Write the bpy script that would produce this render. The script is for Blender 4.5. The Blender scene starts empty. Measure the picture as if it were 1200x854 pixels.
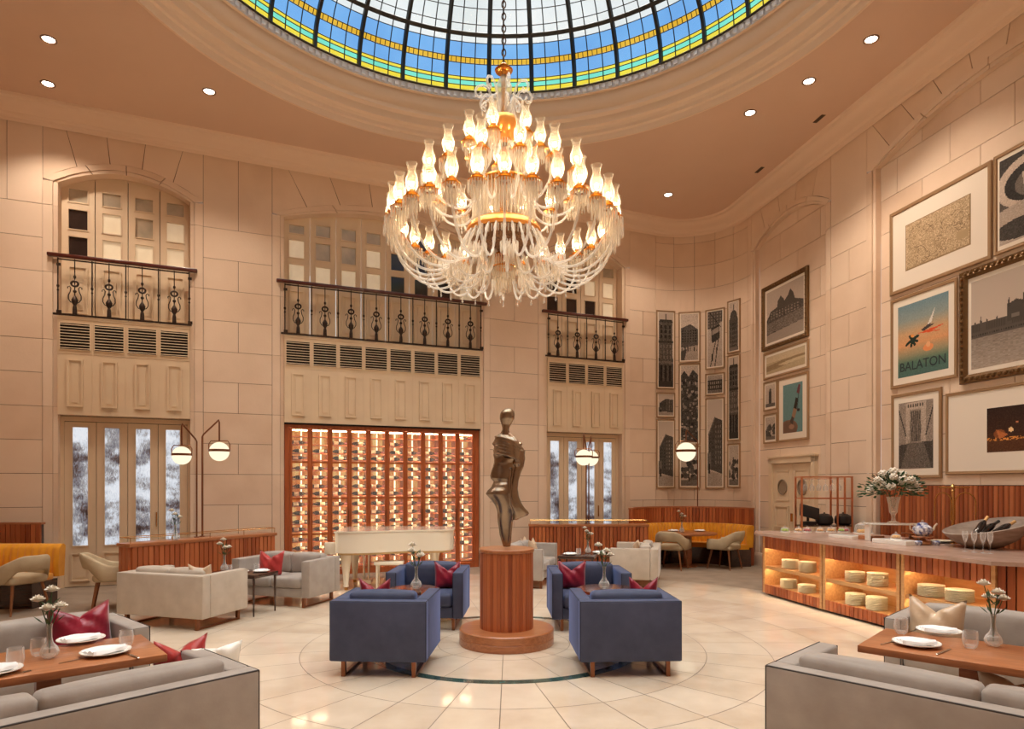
import bpy, bmesh, math, random
import numpy as np
from mathutils import Vector, Matrix
random.seed(7)
PI = math.pi
col = bpy.context.scene.collection
FPX, HY, EYE = 775.0, 566.5, 1.75          # focal length in px of the 1200 wide frame, horizon row, eye height

# ------------------------------------------------------------------ colour / materials
def c(r, g, b, a=1.0):
    f = lambda v: (v/255/12.92) if v/255 <= .04045 else ((v/255+.055)/1.055)**2.4
    return (f(r), f(g), f(b), a)
MATS = {}
def new_mat(name):
    m = bpy.data.materials.new(name); m.use_nodes = True
    nt = m.node_tree; nt.nodes.clear()
    out = nt.nodes.new('ShaderNodeOutputMaterial')
    MATS[name] = m
    return m, nt, out
def pbr(name, base, rough=.6, metal=0.0, base2=None, nscale=6.0, nstretch=(1,1,1), sheen=0, bump=0, bscale=40, coat=0, emit=None, estr=0, tone=None, spec=.5, ndetail=4, trans=0, sheen_tint=None):
    m, nt, out = new_mat(name)
    N, L = nt.nodes, nt.links
    p = N.new('ShaderNodeBsdfPrincipled')
    L.new(p.outputs[0], out.inputs[0])
    p.inputs['Roughness'].default_value = rough
    p.inputs['Metallic'].default_value = metal
    p.inputs['Base Color'].default_value = base
    p.inputs['Specular IOR Level'].default_value = spec
    if sheen:
        p.inputs['Sheen Weight'].default_value = sheen
        p.inputs['Sheen Roughness'].default_value = .4
        if sheen_tint: p.inputs['Sheen Tint'].default_value = sheen_tint
    if coat: p.inputs['Coat Weight'].default_value = coat; p.inputs['Coat Roughness'].default_value = .08
    if emit: p.inputs['Emission Color'].default_value = emit; p.inputs['Emission Strength'].default_value = estr
    if trans: p.inputs['Transmission Weight'].default_value = trans
    src = None
    tc = None
    if base2 is not None or bump:
        tc = N.new('ShaderNodeTexCoord')
        mp = N.new('ShaderNodeMapping'); mp.inputs['Scale'].default_value = nstretch
        L.new(tc.outputs['Object'], mp.inputs[0])
    if base2 is not None:
        nz = N.new('ShaderNodeTexNoise'); nz.inputs['Scale'].default_value = nscale; nz.inputs['Detail'].default_value = ndetail
        L.new(mp.outputs[0], nz.inputs['Vector'])
        rp = N.new('ShaderNodeMapRange'); rp.inputs[1].default_value = .32; rp.inputs[2].default_value = .68
        L.new(nz.outputs['Fac'], rp.inputs[0])
        mx = N.new('ShaderNodeMix'); mx.data_type = 'RGBA'
        mx.inputs[6].default_value = base; mx.inputs[7].default_value = base2
        L.new(rp.outputs[0], mx.inputs[0]); src = mx.outputs[2]
    if tone is not None:        # per-face tone attribute: mixes to another colour (wood staves, stone blocks, tiles)
        at = N.new('ShaderNodeAttribute'); at.attribute_name = 'tone'
        mx2 = N.new('ShaderNodeMix'); mx2.data_type = 'RGBA'
        mx2.inputs[7].default_value = tone
        if src: L.new(src, mx2.inputs[6])
        else: mx2.inputs[6].default_value = base
        L.new(at.outputs['Fac'], mx2.inputs[0]); src = mx2.outputs[2]
    if src: L.new(src, p.inputs['Base Color'])
    if bump:
        bn = N.new('ShaderNodeTexNoise'); bn.inputs['Scale'].default_value = bscale; bn.inputs['Detail'].default_value = 3
        L.new(mp.outputs[0], bn.inputs['Vector'])
        bu = N.new('ShaderNodeBump'); bu.inputs['Strength'].default_value = bump; bu.inputs['Distance'].default_value = .01
        L.new(bn.outputs['Fac'], bu.inputs['Height']); L.new(bu.outputs[0], p.inputs['Normal'])
    return m
def emis(name, color, strength):
    m, nt, out = new_mat(name)
    e = nt.nodes.new('ShaderNodeEmission'); e.inputs[0].default_value = color; e.inputs[1].default_value = strength
    nt.links.new(e.outputs[0], out.inputs[0]); return m
def clearish(name, tint, surf, rough=.08, fac=.3, transl=0.0):
    """thin glass: straight-through transparency mixed with a glossy surface and, if asked, some scattering"""
    m, nt, out = new_mat(name); N, L = nt.nodes, nt.links
    t = N.new('ShaderNodeBsdfTransparent'); t.inputs[0].default_value = tint
    g = N.new('ShaderNodeBsdfPrincipled'); g.inputs['Base Color'].default_value = surf; g.inputs['Roughness'].default_value = rough
    s = g
    if transl:
        tr = N.new('ShaderNodeBsdfTranslucent'); tr.inputs[0].default_value = surf
        mm = N.new('ShaderNodeMixShader'); mm.inputs[0].default_value = transl
        L.new(g.outputs[0], mm.inputs[1]); L.new(tr.outputs[0], mm.inputs[2]); s = mm
    fr = N.new('ShaderNodeLayerWeight'); fr.inputs[0].default_value = .35
    ad = N.new('ShaderNodeMath'); ad.operation = 'MULTIPLY_ADD'; ad.inputs[1].default_value = .5; ad.inputs[2].default_value = fac; ad.use_clamp = True
    L.new(fr.outputs['Facing'], ad.inputs[0])
    mx = N.new('ShaderNodeMixShader'); L.new(ad.outputs[0], mx.inputs[0])
    L.new(t.outputs[0], mx.inputs[1]); L.new(s.outputs[0], mx.inputs[2]); L.new(mx.outputs[0], out.inputs[0])
    return m
def attr_mat(name, rough=.5, spec=.3):
    m, nt, out = new_mat(name); N, L = nt.nodes, nt.links
    p = N.new('ShaderNodeBsdfPrincipled'); p.inputs['Roughness'].default_value = rough; p.inputs['Specular IOR Level'].default_value = spec
    a = N.new('ShaderNodeAttribute'); a.attribute_name = 'Col'
    L.new(a.outputs['Color'], p.inputs['Base Color']); L.new(p.outputs[0], out.inputs[0]); return m

STONE = pbr('stone', c(234,206,180), .75, base2=c(222,192,164), nscale=1.6, bump=.15, bscale=30, tone=c(240,216,192))
MORTAR = pbr('joint', c(122,86,64), .9)
PLASTER = pbr('plaster', c(240,212,186), .8)
CEIL = pbr('ceiling paint', c(226,192,166), .85, base2=c(220,186,160), nscale=.6)
CREAM = pbr('cream paint', c(232,208,176), .5, base2=c(226,200,168), nscale=2.0)
CREAMD = pbr('cream paint groove', c(176,146,112), .6)
DARK = pbr('dark void', c(28,20,16), .8)
IRON = pbr('wrought iron', c(46,36,32), .45, .6, base2=c(70,52,40), nscale=30)
MAHOG = pbr('mahogany rail', c(84,34,24), .3, coat=.3)
WOOD = pbr('walnut slats', c(162,82,44), .38, base2=c(132,60,30), nscale=3.0, nstretch=(9,9,.8), tone=c(196,114,68), coat=.1)
WOODT = pbr('table wood', c(186,120,76), .3, base2=c(160,98,60), nscale=4.0, nstretch=(1.2,12,12), coat=.25)
WOODL = pbr('light oak base', c(214,166,112), .32, base2=c(196,144,92), nscale=4, nstretch=(1,8,8), coat=.2)
WOODD = pbr('dark table wood', c(70,44,34), .25, base2=c(52,32,26), nscale=5, nstretch=(1,9,9), coat=.5)
WOODW = pbr('wine cabinet wood', c(184,98,52), .4, base2=c(160,80,40), nscale=3, nstretch=(8,8,.7))
MARBLE = pbr('marble tile', c(226,208,186), .07, base2=c(208,186,162), nscale=2.2, tone=c(234,218,198), ndetail=8, spec=.5)
GROUT = pbr('tile joint', c(120,104,90), .5)
GREEN = pbr('green marble', c(36,62,58), .1, base2=c(70,98,90), nscale=8, ndetail=8)
CARPET = pbr('grey carpet', c(158,138,118), .95, base2=c(142,122,104), nscale=3, bump=.4, bscale=160)
GREY = pbr('grey velvet', c(172,163,155), .8, base2=c(157,147,139), nscale=5, sheen=.35, bump=.08, bscale=60)
TAUPE = pbr('taupe velvet', c(196,184,170), .8, base2=c(180,167,152), nscale=5, sheen=.35, bump=.08, bscale=60)
PIPE = pbr('dark piping', c(62,58,58), .7)
BLUE = pbr('blue velvet', c(72,79,106), .75, base2=c(60,67,92), nscale=6, sheen=.5, bump=.08, bscale=60, sheen_tint=c(140,165,235))
BLUEP = pbr('navy piping', c(30,34,54), .7)
COPPER = pbr('bronze metal legs', c(140,92,66), .28, .85)
COPT = pbr('copper table top', c(206,142,108), .14, .9, base2=c(170,112,84), nscale=4)
BRASS = pbr('brass', c(206,160,98), .25, 1.0)
GOLD = pbr('gilt', c(232,164,84), .25, 1.0)
CHROME = pbr('steel cutlery', c(200,196,190), .15, 1.0)
RED = pbr('crimson satin', c(150,22,52), .32, base2=c(120,14,40), nscale=5, sheen=.3)
CORAL = pbr('coral satin', c(190,62,60), .34, base2=c(160,44,46), nscale=5, sheen=.3)
CHAMP = pbr('champagne satin', c(216,190,160), .3, base2=c(190,160,132), nscale=5, sheen=.2)
YELLOW = pbr('mustard velvet', c(232,160,22), .7, base2=c(214,138,12), nscale=5, sheen=.4)
LINEN = pbr('beige upholstery', c(200,182,150), .85, base2=c(184,164,134), nscale=6)
WHITE = pbr('white lacquer', c(244,234,214), .12, coat=.6)
CHINA = pbr('white china', c(246,242,234), .15)
NAPKIN = pbr('white napkin', c(246,246,248), .8, bump=.1, bscale=30)
PLATE = pbr('cream plate', c(246,238,212), .3)
BRONZE = pbr('polished bronze', c(172,154,134), .24, .95, base2=c(136,119,102), nscale=3)
TOPST = pbr('worktop stone', c(190,160,144), .22, base2=c(172,142,126), nscale=3)
MAT_W = pbr('picture mount', c(238,224,206), .8)
FRAME = pbr('picture frame', c(172,138,102), .4, .3)
FRAMEO = pbr('ornate frame', c(120,90,56), .35, .6, bump=.9, bscale=26)
ART = attr_mat('printed art')
BLACK = pbr('black plastic', c(24,22,22), .35)
INK = pbr('dark ink', c(36,46,52), .6)
LEAFM = pbr('leaf green', c(62,92,50), .6, base2=c(40,66,36), nscale=20)
PETAL = pbr('white petals', c(248,242,232), .7, base2=c(232,220,200), nscale=30)
STONEB = pbr('stone bowl', c(172,154,140), .7, base2=c(140,122,110), nscale=5, nstretch=(1,1,4), bump=.4, bscale=12)
BOTTLE = pbr('dark bottle glass', c(26,22,24), .12)
BOTTLEF = pbr('gold foil', c(214,170,112), .35, .4)
LABELM = pbr('paper label', c(240,224,190), .7)
CHINAB = pbr('blue pattern china', c(240,240,244), .15, base2=c(40,60,130), nscale=34, ndetail=1)
PASTRY = pbr('pastry', c(214,140,66), .6, base2=c(240,200,120), nscale=30)
FRUIT = pbr('green cakes', c(160,190,70), .5); BERRY = pbr('berry cakes', c(180,50,50), .5)
GLASSC = clearish('clear glass', (.96,.96,.95,1), (1,1,1,1), .03, .10)
CRYST = clearish('cut crystal', (.96,.93,.88,1), (1,.95,.88,1), .12, .22, .45)
CRYSTD = clearish('glass rope', (.95,.93,.9,1), (1,.97,.93,1), .1, .24, .3)
SHADEG = clearish('etched glass shade', (1,.95,.86,1), (1,.90,.74,1), .2, .08, .5)
BULB = emis('lit bulb', (1,.78,.50,1), 130)
GLOBE = emis('lit opal globe', (1,.84,.58,1), .85)
LED = emis('warm shelf light', (1,.82,.50,1), 40)
LEDW = emis('wine cabinet light', (1,.74,.46,1), 30)
COPR = pbr('bright copper', c(222,150,108), .3, .8)
DOWN = emis('lit downlight', (1,.9,.76,1), 14)
LEAD = pbr('lead bars', c(26,24,22), .5)
PANE_L = pbr('glowing curtained pane', c(246,232,204), .25, base2=c(232,214,184), nscale=3, spec=.6, emit=c(246,226,190), estr=.14)  # faint cream glow added so these panes stand out brighter
PANE_M = pbr('grey pane', c(176,164,144), .2, base2=c(206,190,166), nscale=4, spec=.6)
PANE_D = pbr('dark pane', c(60,46,42), .1, base2=c(44,34,32), nscale=3, spec=.6)
def stained(name, tint):
    m, nt, out = new_mat(name); N, L = nt.nodes, nt.links
    tc = N.new('ShaderNodeTexCoord'); nz = N.new('ShaderNodeTexNoise'); nz.inputs['Scale'].default_value = 1.1; nz.inputs['Detail'].default_value = 6
    L.new(tc.outputs['Object'], nz.inputs['Vector'])
    mx = N.new('ShaderNodeMix'); mx.data_type = 'RGBA'; mx.inputs[6].default_value = tint
    mx.inputs[7].default_value = tuple(min(1, v*1.5+.07) for v in tint[:3])+(1,)
    L.new(nz.outputs['Fac'], mx.inputs[0])
    t = N.new('ShaderNodeBsdfTransparent'); L.new(mx.outputs[2], t.inputs[0])
    g = N.new('ShaderNodeBsdfGlossy'); g.inputs['Roughness'].default_value = .15
    mm = N.new('ShaderNodeMixShader'); mm.inputs[0].default_value = .04
    L.new(t.outputs[0], mm.inputs[1]); L.new(g.outputs[0], mm.inputs[2]); L.new(mm.outputs[0], out.inputs[0]); return m
SG = {'y': stained('yellow glass', c(246,200,40)), 't': stained('teal glass', c(110,214,186)), 'o': stained('amber glass', c(226,166,30)),
      'b': stained('blue glass', c(104,160,226)), 'w': stained('white glass', c(222,228,226))}
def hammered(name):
    """wavy cast glass whose daylight and blurred view beyond are painted as a glow"""
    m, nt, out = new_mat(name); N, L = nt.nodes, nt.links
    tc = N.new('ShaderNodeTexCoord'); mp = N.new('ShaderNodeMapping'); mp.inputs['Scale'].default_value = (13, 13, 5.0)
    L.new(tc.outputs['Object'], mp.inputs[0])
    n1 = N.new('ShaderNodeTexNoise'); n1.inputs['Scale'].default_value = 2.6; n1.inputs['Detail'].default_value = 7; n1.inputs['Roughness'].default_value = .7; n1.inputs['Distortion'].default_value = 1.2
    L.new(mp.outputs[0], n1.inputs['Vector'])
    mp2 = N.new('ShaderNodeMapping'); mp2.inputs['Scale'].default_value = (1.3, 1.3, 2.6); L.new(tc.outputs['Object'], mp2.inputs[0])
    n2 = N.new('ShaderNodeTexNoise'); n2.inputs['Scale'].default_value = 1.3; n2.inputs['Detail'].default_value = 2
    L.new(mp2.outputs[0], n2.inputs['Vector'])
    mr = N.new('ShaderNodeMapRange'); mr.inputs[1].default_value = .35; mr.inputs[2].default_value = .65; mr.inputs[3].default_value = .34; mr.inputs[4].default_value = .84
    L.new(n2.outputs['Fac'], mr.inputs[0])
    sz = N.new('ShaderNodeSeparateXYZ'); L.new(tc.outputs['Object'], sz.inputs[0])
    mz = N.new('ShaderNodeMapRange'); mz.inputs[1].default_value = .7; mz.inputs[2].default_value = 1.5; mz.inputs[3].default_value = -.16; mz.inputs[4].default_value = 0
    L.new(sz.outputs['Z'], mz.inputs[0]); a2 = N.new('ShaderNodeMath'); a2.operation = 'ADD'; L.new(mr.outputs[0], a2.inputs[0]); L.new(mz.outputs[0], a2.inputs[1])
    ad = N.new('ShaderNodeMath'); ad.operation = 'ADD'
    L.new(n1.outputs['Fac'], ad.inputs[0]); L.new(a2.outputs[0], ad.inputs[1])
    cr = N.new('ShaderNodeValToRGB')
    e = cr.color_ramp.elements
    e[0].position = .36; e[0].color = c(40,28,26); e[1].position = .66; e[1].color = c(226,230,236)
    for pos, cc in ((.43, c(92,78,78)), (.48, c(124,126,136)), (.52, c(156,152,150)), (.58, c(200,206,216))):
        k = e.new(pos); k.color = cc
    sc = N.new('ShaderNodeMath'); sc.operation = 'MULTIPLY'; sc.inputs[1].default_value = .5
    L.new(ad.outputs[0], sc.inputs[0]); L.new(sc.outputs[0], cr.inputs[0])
    em = N.new('ShaderNodeEmission'); em.inputs[1].default_value = .75; L.new(cr.outputs[0], em.inputs[0])  # daylight and view beyond painted into the pane's own emission
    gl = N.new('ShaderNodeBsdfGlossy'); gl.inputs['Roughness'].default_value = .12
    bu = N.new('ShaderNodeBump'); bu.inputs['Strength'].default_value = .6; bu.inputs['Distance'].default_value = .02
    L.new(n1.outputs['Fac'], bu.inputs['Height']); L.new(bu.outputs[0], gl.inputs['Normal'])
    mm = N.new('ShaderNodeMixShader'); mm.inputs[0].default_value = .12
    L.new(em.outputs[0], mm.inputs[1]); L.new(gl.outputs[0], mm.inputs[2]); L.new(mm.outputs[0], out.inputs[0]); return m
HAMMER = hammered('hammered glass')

# ------------------------------------------------------------------ mesh builder
class MB:
    def __init__(s, M=None):
        s.v, s.f, s.t, s.mi = [], [], [], []
        s.M = M or Matrix(); s.tone = 0.0; s.m = 0
    def V(s, p):
        s.v.append(s.M @ Vector(p)); return len(s.v)-1
    def F(s, idx, tone=None):
        s.f.append(tuple(idx)); s.t.append(s.tone if tone is None else tone); s.mi.append(s.m)
    def poly(s, pts):
        s.F([s.V(p) for p in pts])
    def box(s, x0, x1, y0, y1, z0, z1):
        i = [s.V(p) for p in ((x0,y0,z0),(x1,y0,z0),(x1,y1,z0),(x0,y1,z0),(x0,y0,z1),(x1,y0,z1),(x1,y1,z1),(x0,y1,z1))]
        for q in ((0,3,2,1),(4,5,6,7),(0,1,5,4),(1,2,6,5),(2,3,7,6),(3,0,4,7)): s.F([i[k] for k in q])
    def rbox(s, x0, x1, y0, y1, z0, z1, r=.03, seg=3, puff=0):
        bm = bmesh.new()
        vs = [bm.verts.new(p) for p in ((x0,y0,z0),(x1,y0,z0),(x1,y1,z0),(x0,y1,z0),(x0,y0,z1),(x1,y0,z1),(x1,y1,z1),(x0,y1,z1))]
        for q in ((0,3,2,1),(4,5,6,7),(0,1,5,4),(1,2,6,5),(2,3,7,6),(3,0,4,7)): bm.faces.new([vs[k] for k in q])
        r = min(r, .49*min(x1-x0, y1-y0, z1-z0))
        bmesh.ops.bevel(bm, geom=bm.edges[:]+bm.verts[:], offset=r, segments=seg, profile=.5, affect='EDGES')
        if puff:
            big = [f for f in bm.faces if f.calc_area() > .2*max((x1-x0)*(z1-z0), (x1-x0)*(y1-y0), (y1-y0)*(z1-z0))]
            bmesh.ops.subdivide_edges(bm, edges=list({e for f in big for e in f.edges}), cuts=5, use_grid_fill=True)
            cx, cy, cz = (x0+x1)/2, (y0+y1)/2, (z0+z1)/2
            for v in bm.verts:
                a, b, d = (v.co.x-cx)/((x1-x0)/2), (v.co.y-cy)/((y1-y0)/2), (v.co.z-cz)/((z1-z0)/2)
                ka, kb, kd = 1-a*a, 1-b*b, 1-d*d
                v.co.x += puff*a*max(0,kb)*max(0,kd); v.co.y += puff*b*max(0,ka)*max(0,kd); v.co.z += puff*d*max(0,ka)*max(0,kb)
        s.add_bm(bm)
    def add_bm(s, bm):
        bm.verts.index_update(); o = len(s.v)
        for v in bm.verts: s.V(v.co)
        for f in bm.faces: s.F([o+v.index for v in f.verts])
        bm.free()
    def lathe(s, prof, n=24, cx=0, cy=0, a0=0, a1=2*PI):
        full = abs(a1-a0-2*PI) < 1e-6; k = n if full else n+1
        rows = []
        for r, z in prof:
            rows.append([s.V((cx, cy, z))] if r < 1e-5 else [s.V((cx+r*math.cos(a0+(a1-a0)*i/n), cy+r*math.sin(a0+(a1-a0)*i/n), z)) for i in range(k)])
        for a, b in zip(rows, rows[1:]):
            for i in range(n):
                j = (i+1) % k
                if len(a) == 1 and len(b) == 1: continue
                if len(a) == 1: s.F((a[0], b[j], b[i]))
                elif len(b) == 1: s.F((a[i], a[j], b[0]))
                else: s.F((a[i], a[j], b[j], b[i]))
    def cyl(s, cx, cy, z0, z1, r, n=16, r1=None):
        s.lathe([(0,z0),(r,z0),(r1 if r1 is not None else r,z1),(0,z1)], n, cx, cy)
    def tube(s, pts, r, n=8, closed=False):
        pts = [Vector(p) for p in pts]; rows = []; k = len(pts); up = None
        for i, p in enumerate(pts):
            if closed: d = pts[(i+1) % k]-pts[i-1]
            else: d = pts[min(i+1,k-1)]-pts[max(i-1,0)]
            d.normalize()
            if up is None:
                up = Vector((0,0,1)) if abs(d.z) < .9 else Vector((1,0,0))
            a = d.cross(up)
            if a.length < 1e-4: a = d.orthogonal()
            a.normalize(); b = a.cross(d).normalized(); up = b
            rr = r[i] if isinstance(r, (list, tuple)) else r
            rows.append([s.V(p+a*rr*math.cos(2*PI*j/n)+b*rr*math.sin(2*PI*j/n)) for j in range(n)])
        for i in range(k if closed else k-1):
            A, B = rows[i], rows[(i+1) % k]
            for j in range(n): s.F((A[j], A[(j+1)%n], B[(j+1)%n], B[j]))
        if not closed: s.F(rows[0][::-1]); s.F(rows[-1])
    def sphere(s, x, y, z, r, n=12, m=8, sz=1.0):
        s.lathe([(r*math.sin(PI*i/m), z-r*sz*math.cos(PI*i/m)) for i in range(m+1)], n, x, y)
    def prism(s, pts, z0, z1):
        k = len(pts); a = [s.V((p[0],p[1],z0)) for p in pts]; b = [s.V((p[0],p[1],z1)) for p in pts]
        s.F(a[::-1]); s.F(b)
        for i in range(k): s.F((a[i], a[(i+1)%k], b[(i+1)%k], b[i]))
    def loft(s, rings, cap=True):
        R = [[s.V(p) for p in ring] for ring in rings]; n = len(R[0])
        for A, B in zip(R, R[1:]):
            for j in range(n): s.F((A[j], A[(j+1)%n], B[(j+1)%n], B[j]))
        if cap: s.F(R[0][::-1]); s.F(R[-1])
    def mesh(s, name, mats, smooth=35):
        me = bpy.data.meshes.new(name); me.from_pydata([tuple(v) for v in s.v], [], s.f)
        for m in (mats if isinstance(mats, (list, tuple)) else [mats]): me.materials.append(m)
        if any(s.mi): me.polygons.foreach_set('material_index', s.mi)
        if any(s.t):
            at = me.attributes.new('tone', 'FLOAT', 'FACE'); at.data.foreach_set('value', s.t)
        if smooth:
            me.polygons.foreach_set('use_smooth', [True]*len(s.f)); me.set_sharp_from_angle(angle=math.radians(smooth))
        me.update(); return me

def part(name, mb, mats, parent=None, label=None, smooth=35, fixn=True):
    me = mb.mesh(name, mats, smooth) if isinstance(mb, MB) else mb
    if fixn and isinstance(mb, MB):
        bm = bmesh.new(); bm.from_mesh(me); bmesh.ops.recalc_face_normals(bm, faces=bm.faces[:]); bm.to_mesh(me); bm.free()
    o = bpy.data.objects.new(name, me); col.objects.link(o)
    if parent is not None: o.parent = parent
    if label: o['label'] = label
    return o
def tag(o, label=None, cat=None, group=None, kind=None):
    if label: o['label'] = label
    if cat: o['category'] = cat
    if group: o['group'] = group
    if kind: o['kind'] = kind
    return o
def thing(name, label, cat, loc=(0,0,0), rz=0.0, group=None, kind=None):
    o = bpy.data.objects.new(name, None); col.objects.link(o); o.empty_display_size = .1
    o.location = loc; o.rotation_euler = (0,0,rz)
    return tag(o, label, cat, group, kind)
def struct(name, mb=None, mats=None, parent=None, **k):
    if mb is None:
        o = bpy.data.objects.new(name, None); col.objects.link(o)
    else: o = part(name, mb, mats, parent, **k)
    if parent is None: o['kind'] = 'structure'
    return o
KIDS = {}
def dup(root, loc, rz=0.0, label=None, group=None, scale=None):
    if not KIDS:
        pass
    r = root.copy(); col.objects.link(r); r.location = loc
    e = r.rotation_euler.copy(); e.z = rz; r.rotation_euler = e
    if scale: r.scale = (scale,)*3 if not isinstance(scale, tuple) else scale
    if label: r['label'] = label
    if group: r['group'] = group
    for ch in root.children: _dupc(ch, r)
    return r
def _dupc(ch, par):
    q = ch.copy(); col.objects.link(q); q.parent = par
    for g in ch.children: _dupc(g, q)

# ------------------------------------------------------------------ where a spot of the photo stands in the room
def gp(px, py, z=0.0):
    Y = (EYE-z)*FPX/(py-HY); return ((px-600)*Y/FPX, Y)
def atY(px, py, Y): return ((px-600)*Y/FPX, Y, EYE-(py-HY)*Y/FPX)
CX, CY = -.09, 7.27                        # axis of the rotunda
# wall path: long back wall, rounded corner, right wall;  u runs along it in metres
A0, U0, N0 = Vector((-.66,13.84)), Vector((.9185,.3955)), Vector((.3955,-.9185))
UT1, RC, ANG = 4.40, 1.32, math.radians(103.1)
UT2 = UT1+RC*ANG
CC = A0+U0*UT1+N0*RC
V1 = Vector((.1777,-.984)); N1 = Vector((-.984,-.1777))
T2 = CC-N1*RC
def wp(u, off=0.0, z=0.0):
    """point on the wall path at u, off metres into the room"""
    if u <= UT1: p, n = A0+U0*u, N0
    elif u < UT2:
        a = (u-UT1)/RC; ca, sa = math.cos(-a), math.sin(-a)
        n = Vector((N0.x*ca-N0.y*sa, N0.x*sa+N0.y*ca)); p = CC-n*RC
    else: p, n = T2+V1*(u-UT2), N1
    q = p+n*off
    return Vector((q.x, q.y, z))
def wang(u):
    a = wp(u-.001); b = wp(u+.001); return math.atan2(b.y-a.y, b.x-a.x)
def wu(px, off=0.0):
    t = (px-600)/FPX; lo, hi = -9.5, UT2+9.0
    for _ in range(50):
        m = (lo+hi)/2; p = wp(m, off)
        if p.x/p.y < t: lo = m
        else: hi = m
    return (lo+hi)/2
def wz(px, py, off=0.0):
    return EYE+(HY-py)*wp(wu(px, off), off).y/FPX
SKY, EXPO, SPW, SUNE = 0.68, 0.6, 150, 7.0
# ================================================================== THE SETTING
HC, RO = 7.85, 4.72
# floor: grey carpet round a disc of polished marble tiles
mb = MB(); n = 96
for i in range(n):
    a, b = 2*PI*i/n, 2*PI*(i+1)/n
    p = lambda r, t: (CX+r*math.cos(t), CY+r*math.sin(t), 0)
    mb.poly([p(5.5,a), p(13.5,a), p(13.5,b), p(5.5,b)])
struct('floor', mb, CARPET, smooth=0)
mb = MB(); mb.m = 1
mb.lathe([(0,-.002),(5.52,-.002)], 96, CX, CY)
radii = [0.0, .72, 1.385, 1.49, 2.14, 2.78, 3.45, 4.12, 4.80, 5.5]
for k in range(len(radii)-1):
    r0, r1 = radii[k], radii[k+1]
    if k == 2:
        mb.m = 2; mb.lathe([(r0,0),(r1,0)], 128, CX, CY); mb.m = 0; continue
    mb.m = 0; ns = 16 if k < 2 else 32
    g = .0035
    for i in range(ns):
        mb.tone = random.random()*.5
        a, b = 2*PI*i/ns+PI/2, 2*PI*(i+1)/ns+PI/2
        ri, ro = (r0+g if r0 > 0 else 0), r1-g
        m_ = 4 if ns == 32 else 8
        for q in range(m_):
            t0, t1 = a+(b-a)*q/m_, a+(b-a)*(q+1)/m_
            def P(r, t):
                d = g/max(r, .05)
                t = max(a+d, min(b-d, t)); return (CX+r*math.cos(t), CY+r*math.sin(t), 0)
            if ri == 0: mb.poly([(CX,CY,0), P(ro,t0), P(ro,t1)])
            else: mb.poly([P(ri,t0), P(ro,t0), P(ro,t1), P(ri,t1)])
mb.tone = 0
struct('floor', mb, [MARBLE, GROUT, GREEN], smooth=0)

# ceiling with the round opening
mb = MB()
for i in range(128):
    a, b = 2*PI*i/128, 2*PI*(i+1)/128
    p = lambda r, t: (CX+r*math.cos(t), CY+r*math.sin(t), HC)
    mb.poly([p(RO,a), p(RO,b), p(13.5,b), p(13.5,a)])
struct('ceiling', mb, CEIL, smooth=0)
# stepped plaster moulding rising to the dentil ring
mb = MB()
prof = [(RO+.02,HC),(RO+.02,HC-.05),(RO-.03,HC-.06),(RO-.05,HC-.02),(RO-.06,HC+.03),(RO-.10,HC+.05),(RO-.11,HC+.10),(RO-.14,HC+.14),(RO-.19,HC+.16),
        (RO-.20,HC+.20),(RO-.22,HC+.26),(RO-.27,HC+.30),(RO-.28,HC+.36),(RO-.31,HC+.40),(RO-.33,HC+.46),(RO-.345,HC+.54),(RO-.35,HC+.60),(RO-.38,HC+.62)]
mb.lathe(prof, 160, CX, CY)
struct('trim_1', mb, PLASTER, smooth=25)
mb = MB(); z0 = HC+.62
mb.lathe([(RO-.38,z0),(RO-.38,z0+.02),(RO-.365,z0+.02),(RO-.365,z0+.11),(RO-.40,z0+.11),(RO-.41,z0+.14),(4.30,z0+.14)], 160, CX, CY)
for i in range(240):
    a = 2*PI*i/240; mb.M = Matrix.Translation((CX,CY,0)) @ Matrix.Rotation(a,4,'Z'); mb.box(RO-.405,RO-.36,-.03,.03,z0+.025,z0+.10)
mb.M = Matrix()
struct('trim_2', mb, pbr('daylit dentil plaster', c(240,240,244), .6), smooth=25)  # cool daylight on the dentils put into a paler, bluer colour

# dome: stained glass and its bars
RG, ZG, RISE = 4.30, 8.61, 2.0
dm = lambda th, off=0: ((RG+off)*math.cos(th), ZG+(RISE+off)*math.sin(th))
dome = struct('window_4')
dome['label'] = 'stained glass dome with blue, yellow and white panes'
bands = [(0,.04,'y'),(.04,.08,'t'),(.08,.107,'y'),(.107,.205,'b'),(.205,.245,'o'),(.245,.34,'b'),(.34,.397,'w'),(.397,.445,'w'),(.445,.53,'w'),(.53,.64,'w'),(.64,.78,'w'),(.78,.95,'w'),(.95,1.2,'w'),(1.2,PI/2,'w')]
keys = list('ytobw'); mb = MB()
for a, b, k in bands:
    mb.m = keys.index(k)
    mb.lathe([dm(a), dm((a+b)/2), dm(b)], 108, CX, CY)
mb.m = 0
struct('stained_glass_panes', mb, [SG[k] for k in keys], dome)
mb = MB()
for i in range(36):
    a = 2*PI*(i+.42)/36
    pts = [(CX+dm(t)[0]*math.cos(a), CY+dm(t)[0]*math.sin(a), dm(t)[1]-.03) for t in [j*1.5/18 for j in range(19)]]
    mb.tube(pts, .038, 4)
for th, r in ((0.003,.022),(.397,.045),(.95,.045)):
    mb.tube([(CX+dm(th)[0]*math.cos(2*PI*i/108), CY+dm(th)[0]*math.sin(2*PI*i/108), dm(th)[1]-.03) for i in range(108)], r, 4, True)
struct('main_bars', mb, LEAD, dome)
mb = MB()
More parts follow.
